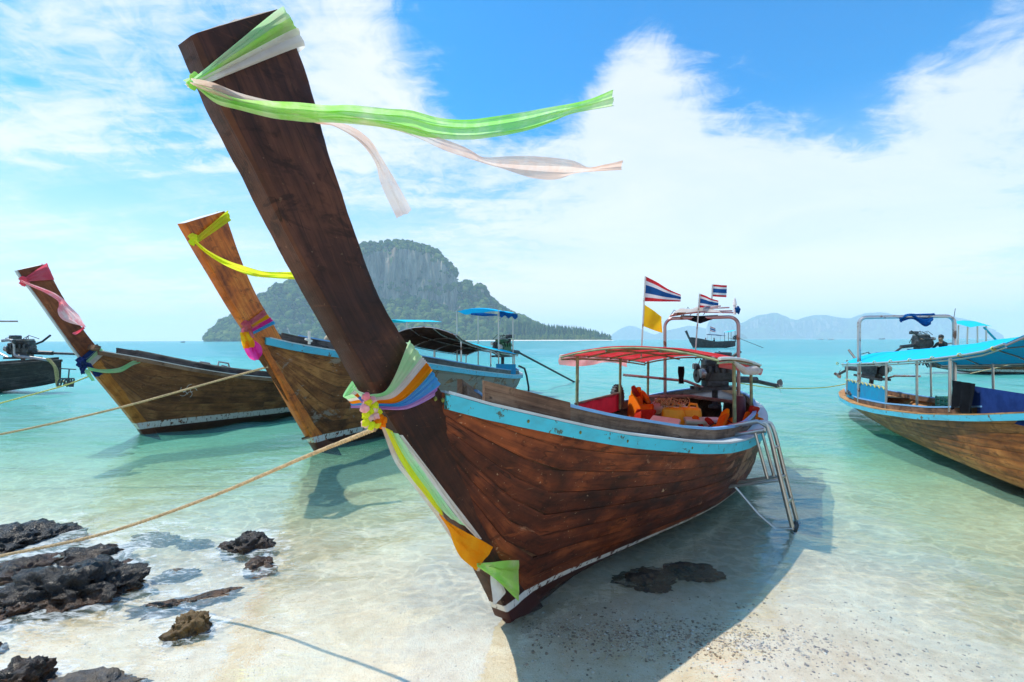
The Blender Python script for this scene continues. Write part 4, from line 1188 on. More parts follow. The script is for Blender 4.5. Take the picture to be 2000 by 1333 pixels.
# ================================================================== the near boat with the red roof
TAB1 = dict(s=[-0.72, -0.62, -0.4, -0.19, 0.04, 0.32, 0.64, 0.99, 1.47, 2.03, 2.6, 3.2, 4.0, 4.8, 5.4, 5.9, 6.3, 6.6, 6.8, 6.92],
            B=[0.045, 0.063, 0.18, 0.28, 0.39, 0.51, 0.62, 0.73, 0.85, 0.96, 1.03, 1.055, 1.03, 0.945, 0.83, 0.68, 0.5, 0.33, 0.18, 0.05],
            Z=[1.54, 1.51, 1.43, 1.37, 1.30, 1.22, 1.14, 1.07, 0.97, 0.88, 0.825, 0.79, 0.77, 0.775, 0.79, 0.805, 0.82, 0.83, 0.835, 0.84],
            lw=[0.03, 0.03, 0.03, 0.03, 0.035, 0.08, 0.16, 0.27, 0.41, 0.57, 0.71, 0.80, 0.82, 0.70, 0.54, 0.36, 0.2, 0.1, 0.04, 0.01],
            zk=[1.10, 0.95, 0.62, 0.30, 0.02, -0.03, -0.06, -0.10, -0.14, -0.16, -0.17, -0.18, -0.18, -0.14, -0.05, 0.06, 0.18, 0.28, 0.36, 0.42])
F1 = on_ground(988, 1210)
b1 = Boat(F1, 34.0, TAB1, None, 0.13)
T1 = Thing('longtail_boat', 'brown wooden long-tail boat with turquoise rail and red roof, beached nearest', 'boat', 'long-tail boats', b1.M, True)
h1 = make_hull(b1, T1, M['hull'], M['inner'], M['turq'], M['deck'], M['palegrey'], M['skyblue'], 8, True, 0.105, 0.082, 0.30, 3, M['wash'], -0.66)
HT = 0.065
st1 = [((995, 1214), (1062, 1186)), ((980, 1171), (1022, 1120)), ((910, 1031), (968, 1030)), ((833, 932), (930, 905)), ((760, 815), (888, 800)), ((722, 747), (846, 735)), ((670, 652), (801, 678)), ((635, 590), (770, 632)),
       ((607, 537), (745, 585)), ((570, 470), (718, 515)), ((548, 426), (692, 432)), ((511, 347), (665, 360)), ((478, 281), (641, 280)), ((439, 211), (625, 210)), ((403, 122), (604, 130)), ((391, 95), (588, 88)), ((380, 66), (551, 15))]
def stations(b, px, ht): return [tuple((q[0], q[2]) for q in (b.on_l(*a, ht), b.on_l(*c, ht))) for a, c in px]
S1 = stations(b1, st1, HT)
make_prow(b1, T1, S1[5:], M['prow_dark'], 'prow', 0.13, 0.008, None, 0.013, 70, 8, 1)
make_prow(b1, T1, S1[:6]+[S1[6]], M['stem_brown'], 'stem', 0.134, 0.007, None, 0.012, 44, 8, 1)
# keel plank with the white waterline running aft from the stem foot
kb = MB(); kb.tube([(0.0, 0, 0.02), (1.2, 0, -0.09), (3.0, 0, -0.17), (5.0, 0, -0.1), (6.6, 0, 0.28)], 0.045, 8); T1.part('keel', kb, M['hull'])
# cross beam through the bow and the old raised plank behind the prow
cb = MB(); cb.box((-0.84, 0.10, 1.575), (0.08, 0.36, 0.06), Matrix.Rotation(0.35, 3, 'Y'), 0.008); T1.part('cross_beam', cb, M['brown_wood'])
cb = MB(); cb.box((-0.87, 0.13, 1.62), (0.04, 0.04, 0.07), Matrix.Rotation(0.6, 3, 'Y'), 0.006); T1.part('peg', cb, M['brown_wood'])
for side in (1, -1):
    T1.part('bow_plank', b1.rail(-0.115, -0.085, 0.02, 0.135, -0.40, 0.16, side, 16), M['brown_wood'], label='weathered brown plank standing up behind the prow')
rr = [i for i, q in enumerate(T1.parts) if q[0] == 'rub_rail'][0]
for px in (851, 869, 925, 1033, 1132, 1223, 1350):
    q = b1.on_l(px, float(np.interp(px, [850, 960, 1100, 1240, 1365], [781, 805, 838, 862, 877])), float(np.interp(px, [850, 960, 1100, 1240, 1365], [0.07, 0.19, 0.40, 0.63, 0.86])))
    bolts(b1, T1, [q[0]], M['rust_green'], rr, 0.013)
# roof, its posts, side screen
rz1 = canopy(b1, T1, 2.3, 5.15, 0.84, 1.62, 1.43, 0.115, M['red_tarp'], M['pole_green'],
             [(2.62, -0.80, 0.82), (3.95, -0.79, 0.82), (5.0, -0.74, 0.82), (3.35, 0.80, 0.82), (4.9, 0.76, 0.82)], valance=(-1, 0.13, M['pink_tarp'], 0.0, 0.75), edge_m=M['white'], sag=0.010, pw=1.6)
sp = MB(); rows = []
for t in np.linspace(0, 1, 14):
    s = 2.60+1.36*t; rows.append([Vector((s, 0.80+0.012*math.sin(t*22)*q, 0.80+0.24*q)) for q in np.linspace(0, 1, 6)])
sp.grid(rows); T1.part('side_screen', sp, M['red_panel'])
sr = MB(); sr.tube([(2.58, 0.80, 1.045), (3.98, 0.80, 1.045)], 0.014, 6); T1.part('screen_rail', sr, M['grey_wood'])
# end of the roof rolled up at the near stern corner
rl = MB(); rl.tube([(5.10, -0.30, 1.43), (5.16, -0.60, 1.40), (5.14, -0.86, 1.33)], [0.05, 0.07, 0.05], 10); T1.part('rolled_roof_end', rl, M['pink_tarp'])
rl = MB(); rl.tube([(3.1, -0.84, 1.55), (3.6, -0.87, 1.43), (4.3, -0.88, 1.40), (4.9, -0.86, 1.36)], [0.015, 0.045, 0.06, 0.03], 10); T1.part('rolled_side_curtain', rl, M['white_cloth'])
# steel arch and cross rails aft
arch(b1, T1, 5.25, 0.54, 0.80, 2.13, M['redsteel'], 0.026, 0.13)
rl = MB(); rl.tube([(4.55, 0.86, 0.93), (4.62, 0.0, 0.98), (4.66, -0.62, 0.93)], 0.026, 8); T1.part('thwart', rl, M['grey_wood'])
for s in (1.35, 2.2):
    tb = MB(); h = b1.inner_half(s, 0.62); tb.box((s, 0, 0.62), (0.22, 2*h, 0.035), None, 0.006); T1.part('thwart', tb, M['deck'])
sd = MB(); rows = []
for s in np.linspace(5.7, 6.85, 10):
    h = max(0.03, b1.B(s)-0.10); z = b1.Zs(s)+0.03; rows.append([(s, -h, z-0.03), (s, -h, z), (s, 0, z+0.02), (s, h, z), (s, h, z-0.03)])
sd.grid(rows, flip=True); T1.part('stern_deck', sd, M['hull_black'])
T1.done()

engine('longtail_engine', 'greasy engine under the red roof of the nearest boat', 'long-tail engines', b1.M @ Matrix.Translation((5.70, -0.12, 1.14)), 1.05, 0.1, 1.0, 'engine', 1.0, -0.9, 0.0)

# folded sunshade and lamp lashed on top of the arch
T = Thing('folded_sunshade', 'folded white and red sunshade lashed on the steel arch of the nearest boat', 'sunshade', None, b1.M)
a = MB()
for (y0, z0, y1, z1) in ((0.42, 2.17, -0.46, 2.22), (0.40, 2.20, -0.42, 2.27), (0.46, 2.16, -0.30, 2.30), (0.44, 2.18, -0.50, 2.19)): a.tube([(5.22, y0, z0), (5.2, (y0+y1)/2, (z0+z1)/2+0.03), (5.24, y1, z1)], 0.012, 6)
T.part('pole_bundle', a, M['redsteel'])
rows = []
for t in np.linspace(0, 1, 14): rows.append([Vector((5.25+0.18*math.cos(q)*(0.7+0.3*math.sin(t*7)), 0.40-0.72*t, 2.19+0.11*math.sin(t*math.pi)**0.5*max(0.25, math.sin(q))*(1+0.25*math.sin(t*13)))) for q in np.linspace(0, math.pi, 8)])
a = MB(); a.grid(rows); T.part('folded_sheet', a, M['white_cloth'])
a = MB(); a.tube([(5.3, 0.3, 2.16), (5.25, 0.0, 2.10), (5.3, -0.25, 2.15)], [0.02, 0.06, 0.02], 8); T.part('dark_bundle', a, M['black_cloth'])
a = MB()
for k in range(6): a.tube([(5.2, 0.44-0.1*k, 2.17), (5.2+0.02*k, 0.38-0.1*k, 2.26+0.02*(k % 3)), (5.22, 0.30-0.1*k, 2.2)], 0.006, 5)
T.part('cord', a, M['black'])
a = MB(); a.tube([(5.2, -0.50, 2.16), (5.2, -0.50, 2.30)], 0.02, 8); a.tube([(5.2, -0.50, 2.30), (5.2, -0.50, 2.40)], [0.03, 0.012], 8); T.part('lamp', a, M['white_plastic'])
a = MB(); a.ball((5.2, -0.535, 2.23), (0.03, 0.035, 0.05), sub=3, jit=0.7); T.part('blue_rag', a, M['blue_cloth'])
T.done()

# flags
FL = ((0.165, 'r'), (0.165, 'w'), (0.34, 'b'), (0.165, 'w'), (0.165, 'r'))
FM = {'r': M['flag_red'], 'w': M['flag_white'], 'b': M['flag_blue'], 'y': M['yellow_cloth']}
wind = b1.M.to_3x3().inverted() @ Vector((1, 0.15, 0))
p0, p1 = Vector(b1.on_s(1252, 700, 4.0)), Vector(b1.on_s(1261, 540, 4.0))
flag('flag', 'largest flag, red white and blue stripes, on the tallest pole above the red roof', 'flag', 'striped flags', b1.M, p0, p1, FL, 0.52, 0.345, 0.0, FM, 0.035, 0.72, M['rusty'], wind)
up = (p1-p0).normalized(); pf = p1-up*0.385
T = Thing('pennant', 'plain yellow pennant flying below the largest striped flag', 'flag', None, b1.M)
rows = []
for a_ in np.linspace(0, 1, 12): rows.append([pf+Vector(wind)*(0.30*a_)-up*(0.30*q*(1-0.25*a_)+0.17*a_)+Vector((0.05*math.sin(a_*5+q*2), 0.02, 0))*a_ for q in np.linspace(0, 1, 7)])
a = MB(); a.grid(rows); T.part('cloth', a, M['yellow_cloth']); T.done()
p0, p1 = Vector(b1.on_s(1358, 690, 5.15)), Vector(b1.on_s(1367, 574, 5.15))
flag('flag', 'striped flag on a slim pole fixed to the middle of the steel arch', 'flag', 'striped flags', b1.M, p0, p1, FL, 0.30, 0.21, 0.04, FM, 0.03, 0.45, M['rusty'], wind)
p0, p1 = Vector(b1.on_s(1390, 600, 5.6)), Vector(b1.on_s(1392, 556, 5.6))
flag('flag', 'smallest upright striped flag at the back of the steel arch', 'flag', 'striped flags', b1.M, p0, p1, FL, 0.24, 0.19, 0.06, FM, 0.015, 0.0, M['rusty'], wind)

# cargo of the near boat
def jerrycan(pos, rot, label):
    R = b1.M @ Matrix.Translation(pos) @ Matrix.Rotation(rot, 4, 'Z')
    T = Thing('jerrycan', label, 'jerrycan', 'yellow jerrycans', R)
    a = MB(); rows = []
    for (k, z) in ((0.9, 0), (1, 0.02), (1, 0.14), (0.965, 0.16), (1, 0.18), (1, 0.30), (0.93, 0.36), (0.72, 0.385), (0.5, 0.39)):
        rows.append([(0.115*k*math.copysign(abs(math.cos(q))**0.45, math.cos(q)), 0.155*k*math.copysign(abs(math.sin(q))**0.45, math.sin(q)), z) for q in np.linspace(0, 2*math.pi, 25)[:-1]])
    a.grid(rows, close_v=True); a.add(rows[-1], [tuple(range(24))]); a.add(rows[0], [tuple(range(24))[::-1]]); bd = T.part('body', a, M['jerry'])
    a = MB(); a.tube([(0, -0.10, 0.37), (0, -0.09, 0.43), (0, 0.0, 0.435), (0, 0.02, 0.38)], 0.018, 8); T.part('handle', a, M['jerry'])
    a = MB(); a.tube([(0, 0.09, 0.38), (0, 0.09, 0.43)], 0.032, 12); T.part('cap', a, M['white_plastic']); return T.done()
q = b1.on_z(1314, 794, 0.86); jerrycan((q[0], q[1], 0.46), 0.3, 'yellow jerrycan farther from the boarding ladder, cords piled on its top')
q = b1.on_z(1347, 794, 0.86); jerrycan((q[0], q[1], 0.46), 0.15, 'yellow jerrycan just behind the green-lidded cool box')
q = b1.on_z(1312, 788, 0.90)
a = MB(); rn = random.Random(9)
for k in range(16):
    c = Vector(q)+Vector((rn.uniform(-0.2, 0.12), rn.uniform(-0.12, 0.2), rn.uniform(0.0, 0.05))); r = rn.uniform(0.06, 0.16); ph = rn.random()*6
    a.tube([c+Vector((r*math.cos(t+ph), r*math.sin(t+ph)*0.8, 0.03*math.sin(3*t+ph))) for t in np.linspace(0, 5, 14)], 0.007, 5)
solo('cord_tangle', a, M['hose'], 'tangle of straw-coloured cord heaped on the jerrycans', 'cord', None, b1.M)
q = b1.on_z(1357, 818, 0.76)
T = Thing('cool_box', 'small cool box, olive body and pale green lid, by the boarding ladder', 'cool box', None, b1.M @ Matrix.Translation((q[0], q[1], 0.47)) @ Matrix.Rotation(0.35, 4, 'Z'))
a = MB(); a.box((0, 0, 0.12), (0.30, 0.24, 0.24), None, 0.03); a.box((-0.155, 0, 0.13), (0.02, 0.14, 0.10), None, 0.006); bd = T.part('body', a, M['cooler_body'])
a = MB(); a.box((0, 0, 0.265), (0.32, 0.26, 0.05), None, 0.022); T.part('lid', a, M['cooler_lid'])
a = MB(); a.tube([(-0.12, -0.135, 0.2), (-0.10, -0.155, 0.14), (0.10, -0.155, 0.14), (0.12, -0.135, 0.2)], 0.010, 6); T.part('handle', a, M['white_plastic']); T.done()
q = b1.on_z(1390, 816, 0.72)
T = Thing('storage_box', 'small white plastic box between the cool box and the orange vests', 'box', None, b1.M @ Matrix.Translation((q[0], q[1], 0.46)) @ Matrix.Rotation(0.5, 4, 'Z'))
a = MB(); a.box((0, 0, 0.11), (0.2, 0.2, 0.22), None, 0.02); T.part('body', a, M['beige']); a = MB(); a.box((0, 0, 0.235), (0.215, 0.215, 0.035), None, 0.012); T.part('lid', a, M['white_plastic']); T.done()
q = b1.on_z(1298, 822, 0.80)
T = Thing('seat_cushion', 'flat beige padded seat board inside the nearest boat', 'cushion', None, b1.M @ Matrix.Translation((q[0], q[1], 0.76)) @ Matrix.Rotation(0.2, 4, 'Z') @ Matrix.Rotation(0.1, 4, 'X'))
a = MB(); a.box((0, 0, 0.03), (0.42, 0.34, 0.05), None, 0.018); T.part('pad', a, M['beige']); a = MB(); a.box((0, 0, -0.012), (0.40, 0.32, 0.022), None, 0.004); T.part('board', a, M['brown_wood']); T.done()

def vest(pos, rx, rz, ry, m1, m2, label, sc=1.0):
    """life vest: two padded front panels, back panel, collar, straps"""
    R = b1.M @ Matrix.Translation(pos) @ Matrix.Rotation(rz, 4, 'Z') @ Matrix.Rotation(rx, 4, 'X') @ Matrix.Rotation(ry, 4, 'Y') @ Matrix.Scale(sc, 4)
    T = Thing('life_vest', label, 'life vest', 'orange life vests', R)
    def pad(c, size, sd):
        a = MB(); a.box(c, size, None, min(size)*0.42)
        a.v = [tuple(Vector(v)+Vector((0.018*mnoise.noise(Vector(v)*9+Vector((sd, 0, 0))), 0.03*mnoise.noise(Vector(v)*7+Vector((0, sd, 0))), 0.03*mnoise.noise(Vector(v)*5)))) for v in a.v]; return a
    for sx in (-1, 1):
        for kz, (z0, hh) in enumerate(((0.08, 0.13), (0.205, 0.11), (0.325, 0.12))): T.part('front_panel', pad((sx*0.085, -0.06, z0), (0.15, 0.065, hh), sx+kz), m1 if kz != 1 else m2)
    T.part('back_panel', pad((0, 0.055, 0.21), (0.31, 0.055, 0.40), 4), m1)
    T.part('collar', pad((0, 0.06, 0.45), (0.2, 0.06, 0.12), 6), m2)
    for z in (0.14, 0.265):
        a = MB(); a.tube([(-0.17, 0.03, z), (-0.16, -0.09, z), (0.0, -0.104, z+0.01), (0.16, -0.09, z), (0.17, 0.03, z)], 0.014, 6, squash=0.5); T.part('strap', a, M['black'])
    return T.done()
q = b1.on_l(1243, 785, -0.62); vest((q[0], q[1], 0.66), 0.35, 0.9, 0.35, M['vest'], M['orange_cloth'], 'orange life vest hung highest beside the red side screen', 0.9)
q = b1.on_l(1262, 800, -0.55); vest((q[0], q[1], 0.68), -0.3, 0.5, -0.3, M['vest'], M['vest_red'], 'orange life vest with dark straps slumped under the highest one', 0.95)
q = b1.on_l(1250, 815, -0.45); vest((q[0], q[1], 0.55), 0.9, 1.3, 0.2, M['vest_red'], M['vest'], 'dark red life vest lowest in the heap by the red screen', 0.9)
q = b1.on_z(1405, 800, 0.95); vest((q[0], q[1], 0.62), 0.5, 0.4, 0.5, M['vest'], M['orange_cloth'], 'bright orange life vest propped on the rail behind the ladder', 0.7)
q = b1.on_z(1412, 825, 0.75); vest((q[0], q[1], 0.46), -0.7, 0.2, 0.3, M['vest_red'], M['vest'], 'red and orange life vest lying at the top of the ladder', 0.95)
q = b1.on_z(1462, 800, 0.9); vest((q[0]-0.1, q[1]+0.02, 0.55), 0.3, -0.5, 0.2, M['vest'], M['vest_red'], 'orange life vest at the stern beside the dark maroon roll', 0.8)
q = b1.on_z(1446, 800, 0.85)
T = Thing('fender', 'tall dark maroon roll standing inside the stern rail', 'fender', None, b1.M)
a = MB(); a.lathe([(0.0, 0.40), (0.055, 0.41), (0.065, 0.46), (0.065, 0.98), (0.05, 1.03), (0, 1.035)], (q[0], q[1], 0), 14); T.part('roll', a, M['maroon'])
a = MB(); a.lathe([(0.068, 0.6), (0.068, 0.62), (0.068, 0.64)], (q[0], q[1], 0), 14); T.part('tie', a, M['purple_cloth']); T.done()
q = b1.on_l(1208, 768, -0.84)
a = MB(); a.tube([(q[0]+0.15*math.cos(t), q[1]+0.02, 0.96+0.15*math.sin(t)) for t in np.linspace(0, 2*math.pi, 25)[:-1]], 0.045, 10, closed=True)
for t in np.linspace(0, 2*math.pi, 25)[:-1]: a.box((q[0]+0.19*math.cos(t), q[1]+0.02, 0.96+0.19*math.sin(t)), (0.018, 0.07, 0.014), Matrix.Rotation(-t, 3, 'Y'))
solo('tyre_fender', a, M['black'], 'small black tyre hung on the far rail behind the red screen', 'tyre', None, b1.M)
q = b1.on_l(1281, 797, -0.45)
a = MB(); a.ball(q, 0.095, None, 3); a.tube([(q[0], q[1], q[2]+0.09), (q[0], q[1], q[2]+0.14)], 0.02, 8); solo('buoy', a, M['white_plastic'], 'white ball buoy under the side of the red roof', 'buoy', None, b1.M)
q = b1.on_s(1330, 716, 4.95); q2 = b1.on_s(1332, 750, 4.95)
a = MB(); a.grid([[Vector((4.95+0.015*math.sin(v*7), q[1]+0.045*(v-0.5)*2*(1+0.15*math.sin(u*6)), q[2]+(q2[2]-q[2])*u)) for v in np.linspace(0, 1, 6)] for u in np.linspace(0, 1, 10)]); solo('hanging_cloth', a, M['black_cloth'], 'narrow black cloth hanging from the rear edge of the red roof', 'cloth', None, b1.M)

# boarding ladder hooked over the near rail
T = Thing('boarding_ladder', 'stainless steel boarding ladder hooked over the turquoise rail of the nearest boat', 'ladder', None, b1.M)
lo = b1.on_s
def lad(pts, s): return [Vector(lo(x, y, s_)) for (x, y), s_ in zip(pts, s if isinstance(s, (list, tuple)) else [s]*len(pts))]
sA, sB = 2.62, 2.95                                       # near and far rail of the ladder
for (s, hook, railp) in ((sA, [(1497, 833), (1478, 823), (1425, 832), (1411, 842), (1413, 853), (1440, 849), (1492, 840)], [(1490, 826), (1500, 838), (1522, 930), (1546, 1030)]),
                         (sB, [(1503, 832), (1485, 824), (1438, 832), (1426, 841), (1428, 851), (1450, 848), (1495, 842)], [(1497, 824), (1510, 838), (1532, 925), (1556, 1020)])):
    a = MB(); a.tube(lad(hook, s), 0.018, 10); T.part('hook', a, M['steel'])
    a = MB(); a.tube(spline(lad(railp, s), 14), 0.019, 10); T.part('side_rail', a, M['steel'])
for (s, x0) in ((sA, 1472), (sB, 1486)):
    a = MB(); a.tube(lad([(x0+2, 846), (x0+26, 935)], s), 0.014, 8); T.part('stay', a, M['steel'])
    a = MB(); a.tube(lad([(1435, 952), (1480, 1005), (1514, 1034) if s == sA else (1530, 1017)], s), 0.013, 8); T.part('brace', a, M['steel'])
    a = MB(); a.tube(lad([(1414, 952), (1520, 938)] if s == sA else [(1424, 944), (1532, 929)], s), 0.016, 8); T.part('step_side', a, M['steel'])
    a = MB(); a.tube(lad([(1514, 1034), (1546, 1033)] if s == sA else [(1530, 1017), (1556, 1020)], s), 0.014, 8); T.part('foot_bar', a, M['steel'])
for (pa, pb) in (((1414, 952), (1424, 944)), ((1520, 938), (1532, 929)), ((1546, 1033), (1556, 1020)), ((1492, 840), (1497, 838)), ((1534, 985), (1545, 974)), ((1508, 878), (1518, 872))):
    a = MB(); a.tube([Vector(lo(*pa, sA)), Vector(lo(*pb, sB))], 0.015, 8); T.part('rung', a, M['steel'])
a = MB(); pa, pb = Vector(lo(1549, 1038, sA)), Vector(lo(1557, 1022, sB)); a.tube([pa, (pa+pb)/2, pb], [0.03, 0.034, 0.03], 10); T.part('rubber_foot', a, M['black'])
T.done()

# ================================================================== the orange-prowed boat
TAB2 = dict(s=[-1.3, -1.0, -0.5, 0, 0.7, 1.4, 2.7, 4.1, 5.4, 7.2, 8.8, 9.8, 10.4],
            B=[0.05, 0.13, 0.29, 0.43, 0.62, 0.80, 0.98, 1.05, 1.05, 0.96, 0.72, 0.40, 0.06],
            Z=[1.87, 1.79, 1.69, 1.61, 1.51, 1.42, 1.24, 1.06, 0.92, 0.74, 0.64, 0.62, 0.64],
            lw=[0.03, 0.03, 0.03, 0.03, 0.15, 0.30, 0.58, 0.78, 0.82, 0.70, 0.40, 0.10, 0.01],
            zk=[1.62, 1.26, 0.62, 0.02, -0.10, -0.15, -0.20, -0.20, -0.20, -0.15, 0.0, 0.2, 0.33])
b2 = Boat(on_ground(625, 880), 18.5, TAB2, None, 0.14)
T2 = Thing('longtail_boat', 'long-tail boat with bright orange prow and blue roofs, behind the nearest boat', 'boat', 'long-tail boats', b2.M, True)
M['prow_orange2'] = wood('prow_wood_orange_striped', (0.17, 0.034, 0.005), (0.56, 0.128, 0.011), (0.72, 0.23, 0.028), 0.42, (1.6, 20), (0.165, 0.265), None, 0.1, 0.3)
make_hull(b2, T2, M['hull2'], M['inner'], M['turq2'], M['deck'], M['palegrey'], M['skyblue'], 8, True, 0.14, 0.10, 0.28, 5, M['hull_black'], -1.2)
st2 = [((626, 884), (668, 890)), ((612, 862), (650, 862)), ((588, 823), (626, 816)), ((553, 756), (600, 765)), ((514, 680), (574, 712)), ((500, 657), (562, 664)), ((470, 630), (532, 633)), ((451, 588), (514, 605)), ((436, 562), (494, 563)), ((422, 539), (484, 539)), ((404, 508), (470, 503)), ((388, 483), (457, 466)), ((374, 458), (448, 433)), ((362, 436), (441, 412))]
make_prow(b2, T2, stations(b2, st2, 0.07), M['prow_orange2'], 'prow', 0.14, 0.004, M['palegrey'], 0.008, 50, 6, 2)
rz2 = canopy(b2, T2, 3.4, 7.9, 0.86, 1.92, 1.33, 0.20, M['aqua_tarp'], M['rusty'], [(3.6, -0.84, 1.0), (5.6, 0.84, 0.85), (5.6, -0.84, 0.85), (7.7, 0.82, 0.7), (7.7, -0.82, 0.7), (3.7, 0.84, 1.05)], sag=0.02, pw=0.6, edge_m=M['grey_wood'], under_m=M['dark_lining'])
a = MB(); rows = []
for t in np.linspace(0, 1, 14): rows.append([Vector((6.0+1.75*t, -0.84, 0.80-0.1*t+0.34*q)) for q in np.linspace(0, 1, 6)])
a.grid(rows); T2.part('side_screen', a, M['blue_panel'])
# tall steersman's shade at the stern
rows = []
for t in np.linspace(0, 1, 12): rows.append([Vector((6.6+1.7*t, 0.72-1.44*v, 2.62+0.10*math.sin(math.pi*v)+0.03*math.sin(t*9))) for v in np.linspace(0, 1, 10)])
a = MB(); a.grid(rows, flip=True); sh = T2.part('steersman_roof', a, M['blue_tarp'])
rows = []
for t in np.linspace(0, 1, 20): rows.append([Vector((6.6+1.7*t, -0.73, 2.62-q*(0.14+0.04*math.sin(t*17)))) for q in np.linspace(0, 1, 5)])
a = MB(); a.grid(rows); T2.part('roof_skirt', a, M['blue_cloth'], sh)
for (s, l) in ((6.7, 0.66), (6.7, -0.66), (8.2, 0.60), (8.2, -0.60)):
    a = MB(); a.tube([(s, -l, 0.7), (s, -l, 2.66)], 0.022, 8); T2.part('roof_post', a, M['steel'])
a = MB(); a.tube([(6.7, -0.66, 2.1), (7.1, -0.66, 2.6)], 0.014, 6); T2.part('roof_brace', a, M['steel'])
a = MB(); a.tube([(6.5, 0.1, 2.55), (6.3, -0.35, 2.52), (6.35, -0.75, 2.5)], [0.03, 0.05, 0.02], 8); T2.part('rolled_curtain', a, M['blue_cloth'])
a = MB(); rows = []
for s in np.linspace(8.6, 10.3, 8):
    h = max(0.03, b2.B(s)-0.10); z = b2.Zs(s)+0.02; rows.append([(s, -h, z), (s, 0, z+0.02), (s, h, z)])
a.grid(rows, flip=True); T2.part('stern_deck', a, M['hull_black'])
a = MB(); q = b2.on_l(604, 660, 0.28); a.tube([(q[0], q[1], q[2]-0.1), (q[0], q[1], q[2]+0.1)], 0.02, 8); a.tube([(q[0]-0.08, q[1], q[2]-0.02), (q[0]+0.05, q[1], q[2]-0.05)], 0.018, 8); T2.part('mooring_bitt', a, M['white'])
T2.done()
engine('longtail_engine', 'engine with long black tail under the blue roofs behind the nearest boat', 'long-tail engines', b2.M @ Matrix.Translation((8.9, 0.0, 1.40)), 3.9, 1.15, 0.7, 'engine_green', 1.25, -0.35, 0.0)
a = MB(); a.tube([(8.4, -0.74, 0.95), (8.8, -0.80, 0.85), (9.1, -0.78, 0.6), (9.2, -0.82, 0.2), (9.2, -0.82, -0.2)], 0.035, 8); solo('hose', a, M['black'], 'thick black hose hanging over the stern of the blue-roofed boat', 'hose', None, b2.M)

# ================================================================== the left boat with the pink cloth
TAB3 = dict(s=[-0.85, -0.6, -0.3, 0, 0.45, 0.9, 1.4, 2.3, 3.7, 5, 6.5, 8, 9, 9.5],
            B=[0.05, 0.10, 0.17, 0.26, 0.40, 0.52, 0.64, 0.80, 0.98, 1.03, 1.0, 0.8, 0.4, 0.05],
            Z=[1.65, 1.59, 1.52, 1.44, 1.31, 1.19, 1.08, 0.94, 0.82, 0.77, 0.75, 0.76, 0.78, 0.8],
            lw=[0.03, 0.03, 0.03, 0.03, 0.12, 0.22, 0.34, 0.55, 0.75, 0.8, 0.7, 0.4, 0.1, 0.01],
            zk=[1.42, 1.02, 0.52, 0.02, -0.10, -0.15, -0.2, -0.2, -0.2, -0.2, -0.15, 0.05, 0.2, 0.33])
b3 = Boat(on_ground(280, 850), 28.0, TAB3, None, 0.13)
T3 = Thing('longtail_boat', 'brown long-tail boat with pink cloth on its prow, leftmost of the beached boats', 'boat', 'long-tail boats', b3.M, True)
M['hull3'] = wood('hull_wood_red2', (0.08, 0.028, 0.012), (0.20, 0.075, 0.027), (0.36, 0.16, 0.06), 0.5, (1.4, 34), (0.125, 0.25), None, 0.6)
M['prow_tan'] = wood('stem_wood_tan2', (0.22, 0.07, 0.012), (0.46, 0.155, 0.025), (0.58, 0.24, 0.055), 0.45, (1.6, 20), (0.125, 0.25), None, 0.2)
make_hull(b3, T3, M['hull3'], M['inner'], M['brown_wood'], M['deck'], M['white'], M['grey_wood'], 8, True, 0.12, 0.07, 0.28, 7, M['hull_black'], -0.75)
st3a = [((282, 852), (315, 860)), ((262, 825), (294, 825)), ((241, 798), (273, 791)), ((216, 768), (245, 746)), ((192, 739), (222, 722)), ((172, 714), (206, 700))]
st3b = [((172, 714), (206, 700)), ((147, 683), (190, 676)), ((132, 661), (174, 660)), ((118, 641), (155, 637)), ((90, 601), (137, 601)), ((76, 581), (122, 579)), ((61, 561), (108, 553)), ((46, 544), (98, 532)), ((36, 528), (90, 516))]
s3a, s3b = stations(b3, st3a, 0.065), stations(b3, st3b, 0.065)
make_prow(b3, T3, s3a, M['prow_tan'], 'stem', 0.136, 0.004, None, 0.008, 30, 6, 3)
make_prow(b3, T3, s3b, M['prow_red'], 'prow', 0.13, 0.004, M['palegrey'], 0.008, 40, 6, 4)
a = MB(); fr = spline([(p[0][0], 0, p[0][1]) for p in s3a[-1:]+s3b], 20)
a.tube([Vector(p)+Vector((-0.014, -0.03, -0.006)) for p in fr], 0.022, 6); T3.part('bow_strip', a, M['palegrey'])
a = MB(); a.box((-0.84, 0.0, 1.68), (0.09, 0.62, 0.09), Matrix.Rotation(0.4, 3, 'Y'), 0.008); T3.part('cross_beam', a, M['brown_wood'])
for (x0, x1) in ((388, 412), (424, 449)):
    a = MB(); P_ = [b3.on_l(x, y, -0.45) for x, y in ((x0, 722), (x0+3, 707), (x1-3, 710), (x1, 724))]; a.tube(P_, 0.02, 8)
    P_ = [b3.on_l(x, y, -0.45) for x, y in ((x0+8, 722), (x0+9, 714), (x1-6, 716), (x1-5, 724))]; a.tube(P_, 0.014, 8); T3.part('grab_rail', a, M['steel'])
for k in range(5):
    a = MB(); base = Vector(b3.on_l(330, 770, 0.0)); s_ = base.x+0.25; c0 = Vector((0.55+0.0*k, 0, 0.82))
    pts = []
    for t in np.linspace(0, 4.2, 22):
        r = 0.075*math.exp(-0.33*t); ang = t*1.2+k*1.25
        s_ = 0.62+0.07*math.cos(k*1.25)+r*math.cos(ang); z_ = 0.80+0.06*math.sin(k*1.25)+r*math.sin(ang)
        lo_, hi_ = 0.0, 1.0
        for _ in range(14):
            m_ = (lo_+hi_)/2
            if b3.P(s_, m_, 1).z < z_: lo_ = m_
            else: hi_ = m_
        p = b3.P(s_, lo_, 1, 0.005); pts.append(p)
    a.tube(pts, 0.006, 5, squash=0.5); T3.part('painted_scroll', a, M['white'])
